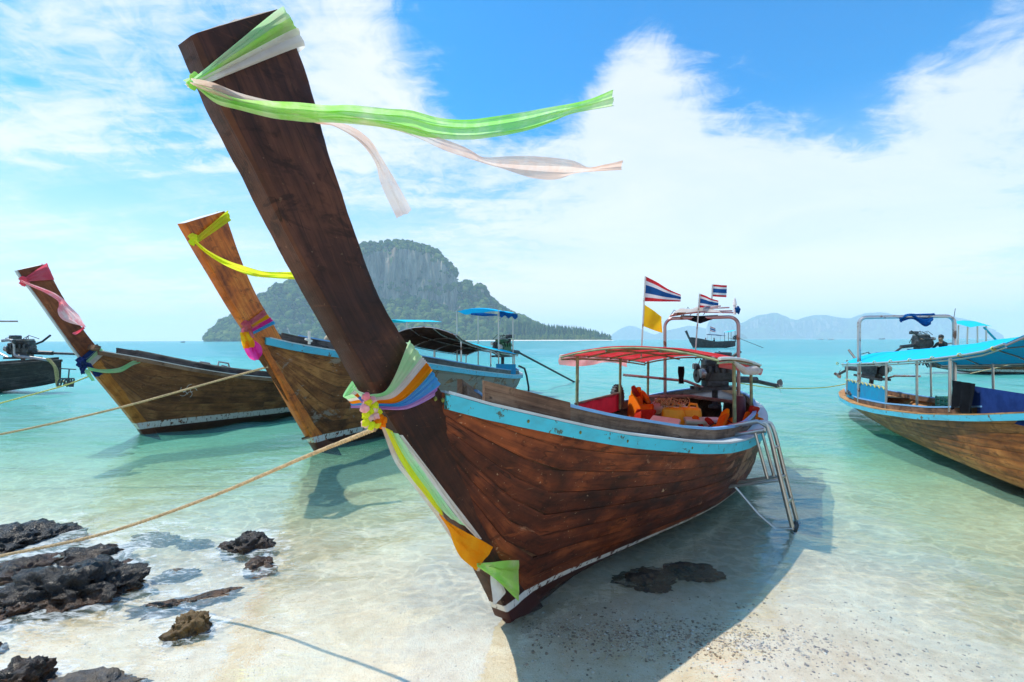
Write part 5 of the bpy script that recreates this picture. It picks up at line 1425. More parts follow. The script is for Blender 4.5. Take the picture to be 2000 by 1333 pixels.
# awning at its stern, seen behind the near prow
rows = []
for t in np.linspace(0, 1, 8): rows.append([Vector((6.6+1.9*t, 0.8-1.6*v, 2.36+0.08*math.sin(math.pi*v)+0.05*t)) for v in np.linspace(0, 1, 8)])
a = MB(); a.grid(rows, flip=True); T3.part('roof_sheet', a, M['aqua_tarp'])
for (s, l) in ((6.8, 0.7), (6.8, -0.7), (8.3, 0.6), (8.3, -0.6)):
    a = MB(); a.tube([(s, -l, 0.7), (s, -l, 2.36)], 0.022, 8); T3.part('roof_post', a, M['steel'])
a = MB(); a.tube([(3.2, -0.78, 0.8), (3.2, -0.78, 1.15)], 0.05, 10); T3.part('blue_bollard', a, M['navy_panel'])
T3.done()

# ================================================================== the right boat with the blue roof
TAB5 = dict(s=[-0.85, -0.6, -0.3, 0, 0.45, 0.9, 1.7, 2.6, 3.9, 5.5, 7, 8.3, 9.2, 9.8, 10.1],
            B=[0.05, 0.10, 0.20, 0.30, 0.46, 0.62, 0.84, 0.98, 1.03, 1.02, 0.93, 0.75, 0.52, 0.26, 0.05],
            Z=[1.60, 1.54, 1.45, 1.37, 1.27, 1.18, 1.03, 0.86, 0.68, 0.54, 0.46, 0.44, 0.46, 0.48, 0.5],
            lw=[0.03, 0.03, 0.03, 0.03, 0.16, 0.34, 0.60, 0.74, 0.74, 0.66, 0.46, 0.24, 0.1, 0.04, 0.01],
            zk=[1.42, 1.02, 0.52, 0.02, -0.10, -0.15, -0.2, -0.2, -0.2, -0.15, -0.05, 0.08, 0.16, 0.22, 0.26])
b5 = Boat((5.77, 3.15), 18.0, TAB5, None, 0.13)
T5 = Thing('longtail_boat', 'tan wooden long-tail boat with blue roof, stern towards the middle, right picture edge', 'boat', 'long-tail boats', b5.M, True)
make_hull(b5, T5, M['hull5'], M['inner_warm'], M['turq2'], M['inner_warm'], M['inner_warm'], M['skyblue'], 8, True, 0.10, 0.075, 0.16, 11, M['brown_wood'])
make_prow(b5, T5, [((p[0][0], p[0][1]), (p[1][0], p[1][1])) for p in (s3a[:-1]+s3b)], M['prow_orange'], 'prow', 0.13, 0.004, None, 0.008, 50, 6, 6)
L5 = -1
rz5 = canopy(b5, T5, 2.2, 7.7, 0.90, 1.74, 1.24, 0.28, M['blue_tarp'], M['steel'], [(3.35, -0.90, 0.80), (5.4, -0.90, 0.55), (8.0, -0.72, 0.48), (5.9, 0.86, 0.5), (3.35, 0.9, 0.8), (7.7, 0.72, 0.5), (5.15, -0.55, 0.5)], sag=0.012, pw=0.62, edge_m=M['steel'])
rows = []
for t in np.linspace(0, 1, 16): rows.append([Vector((5.45+2.5*t, 0.90-0.17*t+0.015*math.sin(t*30)*q, 0.54-0.05*t+0.38*q)) for q in np.linspace(0, 1, 7)])
a = MB(); a.grid(rows); sc = T5.part('side_screen', a, M['blue_panel'])
for k in range(11):
    t = k/10; a = MB(); a.tube([(5.45+2.5*t, 0.905-0.17*t, 0.90-0.05*t), (5.52+2.5*t, 0.91-0.17*t, 0.945-0.05*t)], 0.010, 5); T5.part('lashing', a, M['rope_y'], sc)
a = MB(); a.tube([(5.4, 0.90, 0.935), (8.0, 0.73, 0.885)], 0.016, 8); T5.part('screen_rail', a, M['steel'])
rows = []
for t in np.linspace(0, 1, 10): rows.append([Vector((1.6+1.7*t, 0.88, 0.85+0.35*q)) for q in np.linspace(0, 1, 5)])
a = MB(); a.grid(rows); T5.part('side_screen', a, M['navy_panel'], label='dark navy canvas side screen')
arch5_s = 7.0
arch(b5, T5, 7.0, 0.80, 0.45, 2.24, M['rusty'], 0.036, 0.14)
for k in range(9):
    t = k/8; a = MB(); c = Vector((2.4+5.6*t, 0.905, rz5(t*0.967+0.033, -1))); a.tube([c+Vector((0, 0.022*math.cos(q), 0.022*math.sin(q))) for q in np.linspace(0, 6.2, 8)], 0.008, 5); T5.part('lashing', a, M['rope_y'])
a = MB(); rows = []
for s in np.linspace(8.5, 9.95, 8):
    h = max(0.03, b5.B(s)-0.12); z = b5.Zs(s)+0.0; rows.append([(s, -h, z), (s, 0, z+0.015), (s, h, z)])
a.grid(rows, flip=True); T5.part('stern_deck', a, M['inner_warm'])
for s in (4.6, 6.4):
    a = MB(); h = b5.inner_half(s, 0.36); a.box((s, 0, 0.36), (0.2, 2*h, 0.035), None, 0.006); T5.part('thwart', a, M['inner_warm'])
T5.done()
engine('longtail_engine', 'rusty engine behind the blue side screen of the right boat', 'long-tail engines', b5.M @ Matrix.Translation((8.55, 0.05, 1.02)), 0.9, 0.2, 0.6, 'engine', 1.0, 0.5, -0.1)
q0 = b5.on_s(1762, 618, 7.35)
rows = []
Pt = spline([b5.on_s(x, y, 6.97) for x, y in ((1757, 620), (1775, 613), (1800, 614), (1825, 612))], 16); Pb = spline([b5.on_s(x, y, 6.97) for x, y in ((1758, 629), (1782, 624), (1806, 638), (1819, 634))], 16)
a = MB(); a.grid(ribbon_pts([tuple(p) for p in Pt], [tuple(p) for p in Pb], 18, 10, 3, 0.035, (1, 0, 0), 0.5))
a.grid([[Vector(p)+Vector((0.03*math.cos(t), 0, 0.035*math.sin(t)-0.01)) for t in np.linspace(0, 2*math.pi, 9)[:-1]] for p in spline([b5.on_s(x, y, 7.0) for x, y in ((1757, 620), (1790, 616), (1825, 615))], 10)], close_v=True)
a.grid(ribbon_pts([b5.on_s(1757, 620, 6.95), b5.on_s(1758, 630, 6.93)], [b5.on_s(1762, 620, 6.95), b5.on_s(1762, 630, 6.93)], 6, 4, 2, 0.01, (1, 0, 0)))
solo('blue_shirt', a, M['blue_cloth'], 'dark blue shirt drying over the rusty arch of the right boat', 'shirt', None, b5.M)
q = b5.on_z(1862, 778, 0.66)
T = Thing('crate', 'green plastic crate inside the right boat near the middle post', 'crate', None, b5.M @ Matrix.Translation((q[0], q[1], 0.42)))
a = MB(); a.box((0, 0, 0.02), (0.5, 0.34, 0.03), None, 0.006)
for (x, y, sx, sy) in ((0, -0.165, 0.5, 0.02), (0, 0.165, 0.5, 0.02), (-0.245, 0, 0.02, 0.34), (0.245, 0, 0.02, 0.34)):
    for z in (0.07, 0.14, 0.22): a.box((x, y, z), (sx, sy, 0.05), None, 0.004)
for x in (-0.245, -0.08, 0.08, 0.245):
    for y in (-0.167, 0.167): a.box((x, y, 0.14), (0.03, 0.026, 0.23), None, 0.004)
T.part('basket', a, M['green_plastic'])
a = MB(); a.ball((0.05, 0, 0.2), (0.17, 0.12, 0.08), None, 2, 0.5, 3); T.part('contents', a, M['mint_cloth']); T.done()
q = b5.on_z(1892, 776, 0.72)
T = Thing('wash_basin', 'white round basin leaning beside the green crate', 'basin', None, b5.M @ Matrix.Translation((q[0], q[1], 0.5)) @ Matrix.Rotation(1.1, 4, 'X'))
a = MB(); a.lathe([(0.0, 0.0), (0.12, 0.0), (0.15, 0.02), (0.19, 0.09), (0.2, 0.095), (0.185, 0.09), (0.145, 0.03), (0.0, 0.012)], (0, 0, 0), 24); T.part('bowl', a, M['white_plastic']); T.done()
a = MB(); a.box((q[0]-0.35, q[1]+0.05, 0.6), (0.3, 0.12, 0.22), Matrix.Rotation(0.5, 3, 'Y'), 0.01); solo('board', a, M['blue_panel'], 'small blue board leaning beside the white basin', 'board', None, b5.M)
rows = [[Vector((2.7+0.55*u, 0.93+0.03*math.sin(u*17+v)*(0.4+v)+0.02*v, 1.24-(0.36+0.07*math.sin(u*9))*v-0.04*math.sin(u*5)*v)) for v in np.linspace(0, 1, 8)] for u in np.linspace(0, 1, 14)]
a = MB(); a.grid(rows); solo('black_towel', a, M['black_cloth'], 'black towel hanging over the navy side screen at the right edge', 'towel', None, b5.M)
q = b5.on_z(1700, 778, 0.58); a = MB(); a.ball((q[0], q[1], 0.52), (0.16, 0.14, 0.10), None, 3, 0.6, 4); solo('blue_rag', a, M['blue_cloth'], 'crumpled blue rag on the stern rail of the right boat', 'rag', None, b5.M)
a = MB(); rn = random.Random(3)
for k in range(7):
    c = Vector(b5.on_z(1675, 772, 0.56))+Vector((rn.uniform(-0.12, 0.12), rn.uniform(-0.15, 0.15), 0)); r = rn.uniform(0.06, 0.14)
    a.tube([c+Vector((r*math.cos(t), r*math.sin(t), 0.02*math.sin(3*t+k)+0.012*k)) for t in np.linspace(0, 5.6, 16)], 0.012, 6)
solo('rope_coil', a, M['hull_black'], 'dark rope heaped on the stern rail of the right boat', 'rope', None, b5.M)

# ================================================================== boats farther out
def far_table(L, zb, zm, zs, W):
    f = L/9.5
    return dict(s=[-0.85, -0.6, -0.3, 0]+[x*f for x in (0.45, 0.9, 1.4, 2.3, 3.7, 5, 6.5, 8, 9, 9.5)], B=[W*x for x in TAB3['B']],
                Z=list(np.interp([-0.85, -0.6, -0.3, 0, 0.45, 0.9, 1.4, 2.3, 3.7, 5, 6.5, 8, 9, 9.5], [-0.85, 1.4, 4.5, 7.5, 9.5], [zb, zb-0.42, zm, (zm+zs)/2, zs])), lw=[W*x for x in TAB3['lw']], zk=TAB3['zk'])
PROW_G = [((p[0][0], p[0][1]), (p[1][0], p[1][1])) for p in (s3a[:-1]+s3b)]
# dark boat at the left edge
u4 = Vector((math.sin(math.radians(74)), math.cos(math.radians(74)), 0)); S4 = at(112, 700, 17.6)
b4 = Boat((S4.x-9.4*u4.x, S4.y-9.4*u4.y), 74, far_table(9.5, 1.65, 0.80, 1.12, 1.0), None)
T4 = Thing('longtail_boat', 'black-hulled long-tail boat cut by the left picture edge, only its stern showing', 'boat', 'long-tail boats', b4.M, True)
make_hull(b4, T4, M['hull_black'], M['inner'], M['hull_black'], M['deck'], M['grey_wood'], M['grey_wood'], 7, True, 0.08, 0.07, 0.3, 13, M['hull_black'])
make_prow(b4, T4, PROW_G, M['prow_red'], 'prow', 0.13, 0.004, None, 0.008, 40, 5, 8)
a = MB(); P_ = [at(x, y, 17.4) for x, y in ((-160, 629), (-40, 629), (0, 628), (34, 628))]; inv4 = b4.M.inverted()
a.tube([inv4 @ p for p in P_], 0.03, 6); a.tube([inv4 @ (p+Vector((0, -0.03, 0.06))) for p in P_[:3]], 0.025, 6); T4.part('roof_pole', a, M['grey_wood'])
for x in (-150, -60):
    a = MB(); a.tube([inv4 @ at(x, 629, 17.4), inv4 @ at(x, 720, 17.4)], 0.03, 6); T4.part('roof_post', a, M['steel'])
a = MB(); a.tube([inv4 @ at(95, 715, 17.5), inv4 @ at(100, 712, 17.4)], 0.02, 6); T4.part('cleat', a, M['black'])
T4.done()
engine('longtail_engine', 'big black engine with bent pipes on the stern at the left edge', 'long-tail engines', Matrix.Translation(at(45, 693, 17.5)+Vector((0, 0, 0.05))) @ Matrix.Rotation(math.radians(6), 4, 'Z'), 3.3, 0.12, 0.6, 'engine', 1.4, 0.0, 0.0)
a = MB()
for dz in (0, 0.10): a.tube(spline([at(x, y+dz*20, 17.2) for x, y in ((4, 665), (20, 664), (27, 672), (28, 690), (34, 695), (60, 698), (95, 703))], 24), 0.035, 8)
solo('water_pipe', a, M['engine_light'], 'bent steel pipes beside the black engine at the left edge', 'pipe')
for k, (pts, lb) in enumerate(((((92, 701), (106, 715), (110, 735), (112, 752), (116, 756)), 'ochre cooling hose hanging nearest to the black stern at the left'), (((96, 702), (110, 722), (113, 745), (124, 746), (132, 755)), 'ochre cooling hose looping farther from the black stern at the left'))):
    a = MB(); a.tube(spline([at(x, y, 17.0) for x, y in pts], 20), 0.045, 8); solo('hose', a, M['hose'], lb, 'hose', 'cooling hoses')
T = Thing('propeller_guard', 'hooped rudder guard sticking out of the water behind the black stern', 'guard')
for k in range(4):
    a = MB(); a.tube(spline([at(x, y, 16.9) for x, y in ((112+6*k, 754), (116+6*k, 742), (126+6*k, 740), (134+3*k, 748), (136+2*k, 756))], 14), 0.025, 6); T.part('hoop', a, M['engine'])
a = MB(); a.tube([at(132, 755, 16.9), at(135, 722, 16.9)], 0.02, 6); a.tube([at(116, 720, 17), at(148, 722, 17)], 0.02, 6); T.part('stay', a, M['engine']); T.done()

# brown boat beyond the right boat
u6 = Vector((math.sin(math.radians(-76)), math.cos(math.radians(-76)), 0)); S6 = at(1818, 700, 25.5)
b6 = Boat((S6.x-9.5*u6.x, S6.y-9.5*u6.y), -76, far_table(9.5, 1.65, 0.75, 0.95, 1.0), None)
T6 = Thing('longtail_boat', 'brown long-tail boat floating beyond the blue-roofed right boat', 'boat', 'long-tail boats', b6.M, True)
make_hull(b6, T6, M['hull3'], M['inner_warm'], M['inner_warm'], M['deck'], M['grey_wood'], M['grey_wood'], 7, True, 0.10, 0.09, 0.3, 17, M['brown_wood'])
make_prow(b6, T6, PROW_G, M['prow_red'], 'prow', 0.13, 0.004, None, 0.008, 40, 5, 9)
inv6 = b6.M.inverted()
def q6(x, y, d=25.3): return inv6 @ at(x, y, d)
a = MB(); c = [at(1856, 629, 24.6), at(1896, 640, 24.2), at(1938, 638, 25.4), at(1905, 628, 25.9)]; a.grid([[inv6 @ (c[0].lerp(c[1], v).lerp(c[3].lerp(c[2], v), u)+Vector((0, 0, 0.06*math.sin(3.1*u)))) for v in np.linspace(0, 1, 6)] for u in np.linspace(0, 1, 8)]); T6.part('roof_sheet', a, M['aqua_tarp'])
for (x0, x1) in ((1872, 1870), (1926, 1926), (1890, 1888), (1909, 1909)):
    a = MB(); a.tube([q6(x0, 636), q6(x1, 705)], 0.035, 8); T6.part('roof_post', a, M['steel'])
a = MB(); a.tube([q6(1922, 640), q6(1945, 664)], 0.05, 8); T6.part('roof_brace', a, M['aqua_tarp'])
a = MB(); a.tube([q6(1862, 628), q6(1866, 603)], 0.015, 5); T6.part('antenna', a, M['black'])
T6.done()
engine('longtail_engine', 'engine in front of the man in dark clothes', 'long-tail engines', Matrix.Translation(at(1800, 676, 25.6)) @ Matrix.Rotation(math.pi+0.1, 4, 'Z'), 2.2, 1.0, 0.7, 'engine', 1.7, 0.0, 0.0)
a = MB()
for k in range(5): a.tube(spline([at(x, y, 25.0) for x, y in ((1788+7*k, 714), (1792+7*k, 704), (1802+6*k, 703), (1808+5*k, 712), (1812+4*k, 718))], 12), 0.035, 6)
solo('propeller_guard', a, M['engine'], 'hooped rudder guard at the stern of the brown boat beyond', 'guard')
q = at(1790, 668, 25.5)

# boat far out, crossing behind the near boat's arch
u7 = Vector((math.sin(math.radians(86)), math.cos(math.radians(86)), 0)); F7 = on_ground(1354, 680)
b7 = Boat((F7.x, F7.y), 86, far_table(9.0, 2.2, 1.15, 1.35, 1.15), None)
T7 = Thing('longtail_boat', 'small black long-tail boat far out, seen through the steel arch', 'boat', 'long-tail boats', b7.M, True)
make_hull(b7, T7, M['hull_black'], M['inner'], M['hull_black'], M['deck'], M['hull_black'], M['hull_black'], 6, False, 0.1, 0.08, 0.3, 19, M['hull_black'])
make_prow(b7, T7, [((f[0]*1.0, f[1]*1.18), (k[0]*1.0+0.1, k[1]*1.18)) for f, k in PROW_G], M['hull_black'], 'prow', 0.22, 0.003, None, 0.008, 24, 4, 10)
canopy(b7, T7, 3.2, 6.4, 0.95, 2.75, 2.5, 0.1, M['navy_panel'], M['black'], [(3.4, 0.9, 1.0), (3.4, -0.9, 1.0), (6.2, 0.9, 1.0), (6.2, -0.9, 1.0)], nbars=2)
rows = [[Vector((6.9+1.9*t, 0.9-1.8*v, 3.2+0.45*t)) for v in np.linspace(0, 1, 5)] for t in np.linspace(0, 1, 6)]
a = MB(); a.grid(rows, flip=True); T7.part('steersman_roof', a, M['aqua_tarp'])
for s in (7.1, 8.5):
    for l in (0.8, -0.8): a = MB(); a.tube([(s, l, 1.1), (s, l, 3.25+0.2*(s > 8))], 0.05, 6); T7.part('roof_post', a, M['black'])
T7.done()
engine('longtail_engine', 'tiny dark engine on the far-out black boat', 'long-tail engines', b7.M @ Matrix.Translation((9.0, 0, 1.9)), 5.0, 1.7, 0.6, 'engine', 1.6)
flag('flag', 'tiny striped flag on the far-out black boat', 'flag', 'striped flags', b7.M, (3.6, 0, 2.8), (3.6, 0, 4.4), FL, 1.1, 0.9, 0.3, FM, 0.05, 0.1, M['black'], (1, 0, 0))

# tiny craft near the horizon
def far_craft(px, py, w, label, cabin):
    c = on_ground(px, py); L = w*c.y/FPX
    T = Thing('far_boat', label, 'boat', 'tiny boats near the horizon', Matrix.Translation(c) @ Matrix.Rotation(random.uniform(-0.2, 0.2), 4, 'Z'))
    a = MB(); rows = []
    for t in np.linspace(-0.5, 0.5, 9):
        h = 0.16*L*(1-(2*abs(t))**2.5)+0.01*L; z = L*(0.12+0.10*max(0, t)**1.5*4)
        rows.append([Vector((t*L, -h*0.6, -0.2)), Vector((t*L, -h, z)), Vector((t*L, h, z)), Vector((t*L, h*0.6, -0.2))])
    a.grid(rows, close_v=True); T.part('hull', a, M['white'] if cabin else M['hull_black'])
    a = MB(); a.box((-0.06*L, 0, 0.22*L), (0.5*L, 0.22*L, 0.03*L), None, 0.004*L)
    for x in (-0.28, 0.15):
        for y in (-0.09, 0.09): a.box((x*L, y*L, 0.15*L), (0.02*L, 0.02*L, 0.16*L))
    T.part('roof', a, M['white'] if cabin else M['navy_panel'])
    T.done()
for (px, py, w, lb, cb_) in ((357, 669.5, 10, 'tiny dark boat on the horizon left of the island', False), (1602, 664.0, 12, 'left one of two tiny white boats close together before the far hills', True), (1622, 664.2, 13, 'right one of two tiny white boats close together before the far hills', True),
                             (1722, 663.5, 11, 'tiny dark boat before the far hills, inside the rusty arch', False), (1365, 664.0, 8, 'tiny dark boat left of the far-out black boat', False)):
    far_craft(px, py, w, lb, cb_)

# ================================================================== cloths tied round the prows
def wrap_band(b, T, name, front, back, l, m, amp=0.004, folds=4, ht=0.065, n=34, label=None, mid=None):
    """cloth band: tied at the prow's front edge, fanning over the near face, round the back edge and along the far face"""
    edges = []
    fa_, fb_ = b.on_l(*front[0], l), b.on_l(*front[1], l)
    for k in (0, 1):
        w_ = 0.35 if k == 0 else 0.65; fm_ = [fa_[q_]*(1-w_)+fb_[q_]*w_ for q_ in range(3)]
        f, g = b.on_l(*front[k], l), b.on_l(*back[k], l)
        pts = [(f[0]-0.012, 0.0, f[2]), (f[0]-0.004, -l*0.7, f[2]), f]
        if mid: pts.append(b.on_l(*mid[k], l+0.006))
        pts += [(g[0]-0.01, -l-0.002, g[2]), (g[0]+0.012, -l*0.6, g[2]), (g[0]+0.012, l*0.6, g[2]), (g[0]-0.01, l, g[2]), (fm_[0]+0.14, l*0.95, fm_[2]), (fm_[0]+0.10, l*0.95, fm_[2])]
        edges.append([tuple(b.M @ Vector(p)) for p in pts])
    nn = -(b.M.to_3x3() @ Vector((0, 1, 0)))
    rows = ribbon_pts(edges[0], edges[1], n*2, 9, folds, amp, nn, hash(name) % 7)
    mb = MB(); mb.grid(rows); return T.part(name, mb, m, label=label)

def streamer(T, name, top, bot, depths, m, folds=3, amp=0.012, n=40, nv=9, phase=0.0, conv=None, of=None):
    k = len(top); ds = np.interp(np.linspace(0, 1, k), np.linspace(0, 1, len(depths)), depths) if conv is None else None
    f = conv or None
    A = [tuple(at(x, y, ds[i])) if f is None else tuple(f(x, y)) for i, (x, y) in enumerate(top)]
    j = len(bot); db = np.interp(np.linspace(0, 1, j), np.linspace(0, 1, len(depths)), depths) if conv is None else None
    Bp = [tuple(at(x, y, db[i])) if f is None else tuple(f(x, y)) for i, (x, y) in enumerate(bot)]
    mb = MB(); mb.grid(ribbon_pts(A, Bp, n, nv, folds, amp, (0.1, -1, 0.1), phase)); return T.part(name, mb, m, of)

def onl(b, l): return lambda x, y: b.M @ Vector(b.on_l(x, y, l))

# --- nearest prow, top: green and white
kp = b1.M @ Vector(b1.on_l(384, 155, 0.05)); d0 = kp.y
T = Thing('prow_sash', 'green and white cloth tied round the top of the nearest prow, ends flying', 'cloth sash', 'prow cloths')
wrap_band(b1, T, 'green_band', ((388, 146), (396, 154)), ((549, 22), (567, 50)), 0.076, M['mint_cloth'], 0.003, 3)
wrap_band(b1, T, 'bright_green_band', ((392, 152), (398, 157)), ((562, 44), (577, 66)), 0.078, M['green_cloth'], 0.003, 2)
wrap_band(b1, T, 'white_band', ((392, 154), (404, 164)), ((576, 62), (590, 95)), 0.080, M['white_cloth'], 0.003, 3)
kn = MB(); kn.ball(kp, (0.012, 0.022, 0.018), None, 3, 0.5, 1); kn.ball(kp+Vector((-0.012, 0.0, -0.02)), (0.010, 0.014, 0.014), None, 3, 0.6, 2); T.part('knot', kn, M['green_cloth'])
streamer(T, 'green_streamer', ((388, 168), (430, 182), (475, 198), (541, 203), (587, 205), (647, 210), (686, 208), (756, 214), (803, 217), (862, 233), (916, 236), (970, 228), (1024, 218), (1078, 208), (1121, 202), (1159, 191), (1197, 174)),
         ((386, 172), (422, 200), (462, 211), (528, 228), (570, 234), (607, 238), (660, 239), (742, 247), (790, 256), (830, 266), (889, 272), (943, 271), (1024, 258), (1078, 241), (1118, 224), (1159, 217), (1200, 211)), (d0-0.03, d0, d0+0.06, d0+0.14, d0+0.2), M['streamer_green'], 5, 0.010, 80, 17)
streamer(T, 'pale_streamer', ((378, 158), (419, 165), (472, 185), (545, 202), (620, 214), (700, 230), (772, 249), (813, 250), (851, 267), (911, 290), (943, 308), (997, 306), (1051, 306), (1118, 313), (1156, 329), (1186, 322), (1216, 314)),
         ((376, 166), (410, 182), (462, 200), (540, 216), (620, 234), (700, 244), (770, 254), (821, 274), (873, 297), (932, 316), (981, 329), (1020, 341), (1051, 348), (1091, 349), (1127, 337), (1170, 334), (1216, 333)), (d0-0.05, d0+0.03, d0+0.1, d0+0.16, d0+0.26), M['sheer_white'], 2, 0.010, 60, 9, 1.0)
streamer(T, 'drooping_streamer', ((560, 212), (620, 236), (680, 247), (723, 274), (749, 313), (779, 363), (805, 411)), ((556, 220), (610, 240), (647, 246), (700, 275), (733, 317), (746, 363), (776, 428)), (d0+0.06, d0+0.12, d0+0.2), M['sheer_white'], 2, 0.008, 36, 8, 2.0)
T.done()

# --- nearest prow, lower: the big many-coloured wrap, its plaited knot and hanging ends
T = Thing('prow_sash', 'many-coloured cloth wrapped round the nearest prow where it meets the rail', 'cloth sash', 'prow cloths')
up_f, up_m, up_b = [(720, 772), (728, 778), (733, 783), (737, 789), (739, 794), (738, 800)], [(757, 757), (766, 764), (775, 772), (786, 782), (795, 791), (796, 799)], [(803, 671), (826, 701), (836, 712), (848, 726), (863, 752), (852, 775)]
for k, (nm, mk) in enumerate((('green_band', 'mint_cloth'), ('white_band', 'white_cloth'), ('orange_band', 'orange_cloth'), ('blue_band', 'sash_blue'), ('mauve_band', 'purple_cloth'))):
    ed = []
    for j in (k, k+1):
        lb = 0.10 if j < 3 else 0.13
        f, mm, g = b1.on_l(*up_f[j], 0.082), b1.on_l(*up_m[j], 0.10+0.008*j), b1.on_l(*up_b[j], lb)
        pts = [f, mm, (g[0]-0.03, g[1]-0.004, g[2]), (g[0]+0.012, -0.06, g[2]+0.004), (g[0]+0.015, 0.05, g[2]), (g[0]-0.03, 0.09, g[2]-0.01), (f[0], 0.085, f[2]), (f[0]-0.02, 0.0, f[2])]
        ed.append([tuple(b1.M @ Vector(p)) for p in pts])
    mb = MB(); mb.grid(ribbon_pts(ed[0], ed[1], 60, 13, 6, 0.0045, b1.n, k*1.1)); T.part(nm, mb, M[mk])
kl = onl(b1, 0.10); rn = random.Random(4)
pl = MB(); pl2 = MB(); pl3 = MB()
for (x, y, c) in ((716, 775, 1), (719, 786, 0), (714, 797, 1), (722, 803, 0), (714, 812, 2), (721, 818, 1), (716, 825, 0), (725, 831, 0), (712, 829, 1), (727, 783, 1), (732, 792, 2), (730, 800, 1), (737, 806, 0), (733, 813, 1), (741, 816, 3), (738, 824, 3), (747, 822, 3), (735, 829, 0), (744, 831, 3)):
    (pl if c in (0, 2) else pl2 if c == 1 else pl3).ball(kl(x, y)+Vector((0, rn.uniform(-0.015, 0.01), 0)), (0.017, 0.02, 0.019), Matrix.Rotation(rn.random()*3, 3, 'Y'), 3, 0.35, x+y)
T.part('plait', pl, M['lime_cloth'], label='plaited yellow knot'); T.part('plait', pl2, M['palepink_cloth'], label='plaited cream and pink knot'); T.part('plait', pl3, M['orange_cloth'], label='orange end of the plait')
streamer(T, 'green_tail', ((722, 770), (706, 766), (694, 760), (688, 753)), ((722, 778), (706, 776), (698, 768), (690, 762)), (), M['mint_cloth'], 2, 0.006, 14, 5, 0, kl)
streamer(T, 'pink_tail', ((716, 778), (706, 790), (704, 800)), ((724, 782), (714, 794), (708, 803)), (), M['palepink_cloth'], 2, 0.005, 12, 5, 0, kl)
hl = onl(b1, 0.115)
streamer(T, 'white_strip', ((744, 834), (770, 901), (797, 937), (824, 973), (851, 1009), (883, 1058), (910, 1099), (932, 1117)), ((754, 836), (780, 898), (806, 932), (834, 966), (860, 1000), (892, 1050), (920, 1090), (938, 1112)), (), M['sheer_white'], 2, 0.006, 40, 6, 0, hl)
streamer(T, 'olive_strip', ((752, 836), (776, 890), (800, 930), (825, 962), (846, 990), (860, 1006)), ((766, 842), (790, 888), (814, 924), (836, 952), (856, 985), (866, 1008)), (), M['lime_cloth'], 2, 0.006, 36, 6, 1, onl(b1, 0.122))
streamer(T, 'green_strip', ((762, 844), (788, 890), (815, 930), (838, 962), (858, 992), (880, 1014)), ((778, 848), (806, 892), (834, 932), (862, 972), (886, 1004), (910, 1030)), (), M['mint_cloth'], 3, 0.007, 40, 8, 2, onl(b1, 0.128))
streamer(T, 'pale_strip', ((772, 850), (806, 896), (838, 938), (870, 982), (900, 1020), (930, 1052)), ((786, 850), (818, 892), (850, 934), (880, 974), (912, 1016), (940, 1054)), (), M['white_cloth'], 2, 0.006, 40, 6, 3, onl(b1, 0.105))
streamer(T, 'orange_end', ((857, 1003), (880, 1022), (910, 1040), (940, 1056), (962, 1070)), ((857, 1005), (876, 1036), (886, 1064), (900, 1092), (929, 1116)), (), M['orange_cloth'], 2, 0.012, 30, 10, 0.6, onl(b1, 0.15))
streamer(T, 'green_end', ((930, 1101), (950, 1098), (975, 1096), (1012, 1094)), ((930, 1108), (950, 1121), (975, 1140), (1012, 1176)), (), M['green_cloth'], 3, 0.016, 26, 12, 1.2, onl(b1, 0.15))
streamer(T, 'white_end', ((956, 1118), (957, 1140), (960, 1162), (962, 1182)), ((972, 1126), (980, 1142), (986, 1158), (976, 1172)), (), M['white_cloth'], 2, 0.008, 16, 6, 0.4, onl(b1, 0.13))
T.done()

# --- orange prow: lime cloth on top, striped cloth below
def simple_knot(T, p, m, s): 
    k = MB(); k.ball(p, (s, s*1.2, s*1.1), None, 3, 0.6, 3); k.ball(p+Vector((-0.4*s, 0, -1.0*s)), (0.7*s, 0.8*s, 0.9*s), None, 3, 0.6, 5); T.part('knot', k, m)
T = Thing('prow_sash', 'yellow-green cloth round the top of the orange prow, one end flying right', 'cloth sash', 'prow cloths')
wrap_band(b2, T, 'band', ((384, 462), (394, 470)), ((443, 414), (449, 433)), 0.085, M['lime_cloth'], 0.008, 4)
kp2 = b2.M @ Vector(b2.on_l(379, 466, 0.06)); simple_knot(T, kp2, M['lime_cloth'], 0.045)
streamer(T, 'streamer', ((382, 469), (410, 491), (446, 510), (484, 522), (516, 530), (556, 531), (584, 530)), ((381, 475), (400, 494), (429, 513), (458, 527), (494, 540), (532, 544), (583, 547)), (kp2.y-0.1, kp2.y-0.1, kp2.y+0.3, kp2.y+0.5), M['lime_cloth'], 3, 0.03, 44, 9)
T.done()
T = Thing('prow_sash', 'pink, yellow and magenta bands knotted round the orange prow above the blue rail', 'cloth sash', 'prow cloths')
for (nm, mk, f, g) in (('rose_band', 'rose_cloth', ((482, 630), (490, 637)), ((514, 607), (521, 617))), ('yellow_band', 'yellow_cloth', ((486, 637), (491, 643)), ((521, 616), (527, 623))), ('magenta_band', 'magenta_cloth', ((488, 642), (494, 648)), ((526, 622), (532, 628))), ('blue_band', 'sash_blue', ((492, 648), (496, 653)), ((531, 627), (536, 634)))):
    wrap_band(b2, T, nm, f, g, 0.084, M[mk], 0.005, 2)
k2 = onl(b2, 0.11)
simple_knot(T, k2(482, 636), M['rose_cloth'], 0.055)
streamer(T, 'rose_tail', ((480, 636), (486, 650), (487, 661)), ((488, 634), (494, 648), (495, 660)), (), M['rose_cloth'], 2, 0.02, 14, 6, 0, k2)
streamer(T, 'red_tail', ((476, 640), (471, 650), (470, 656)), ((484, 640), (484, 648), (483, 652)), (), M['pink_cloth'], 2, 0.02, 12, 6, 0, k2)
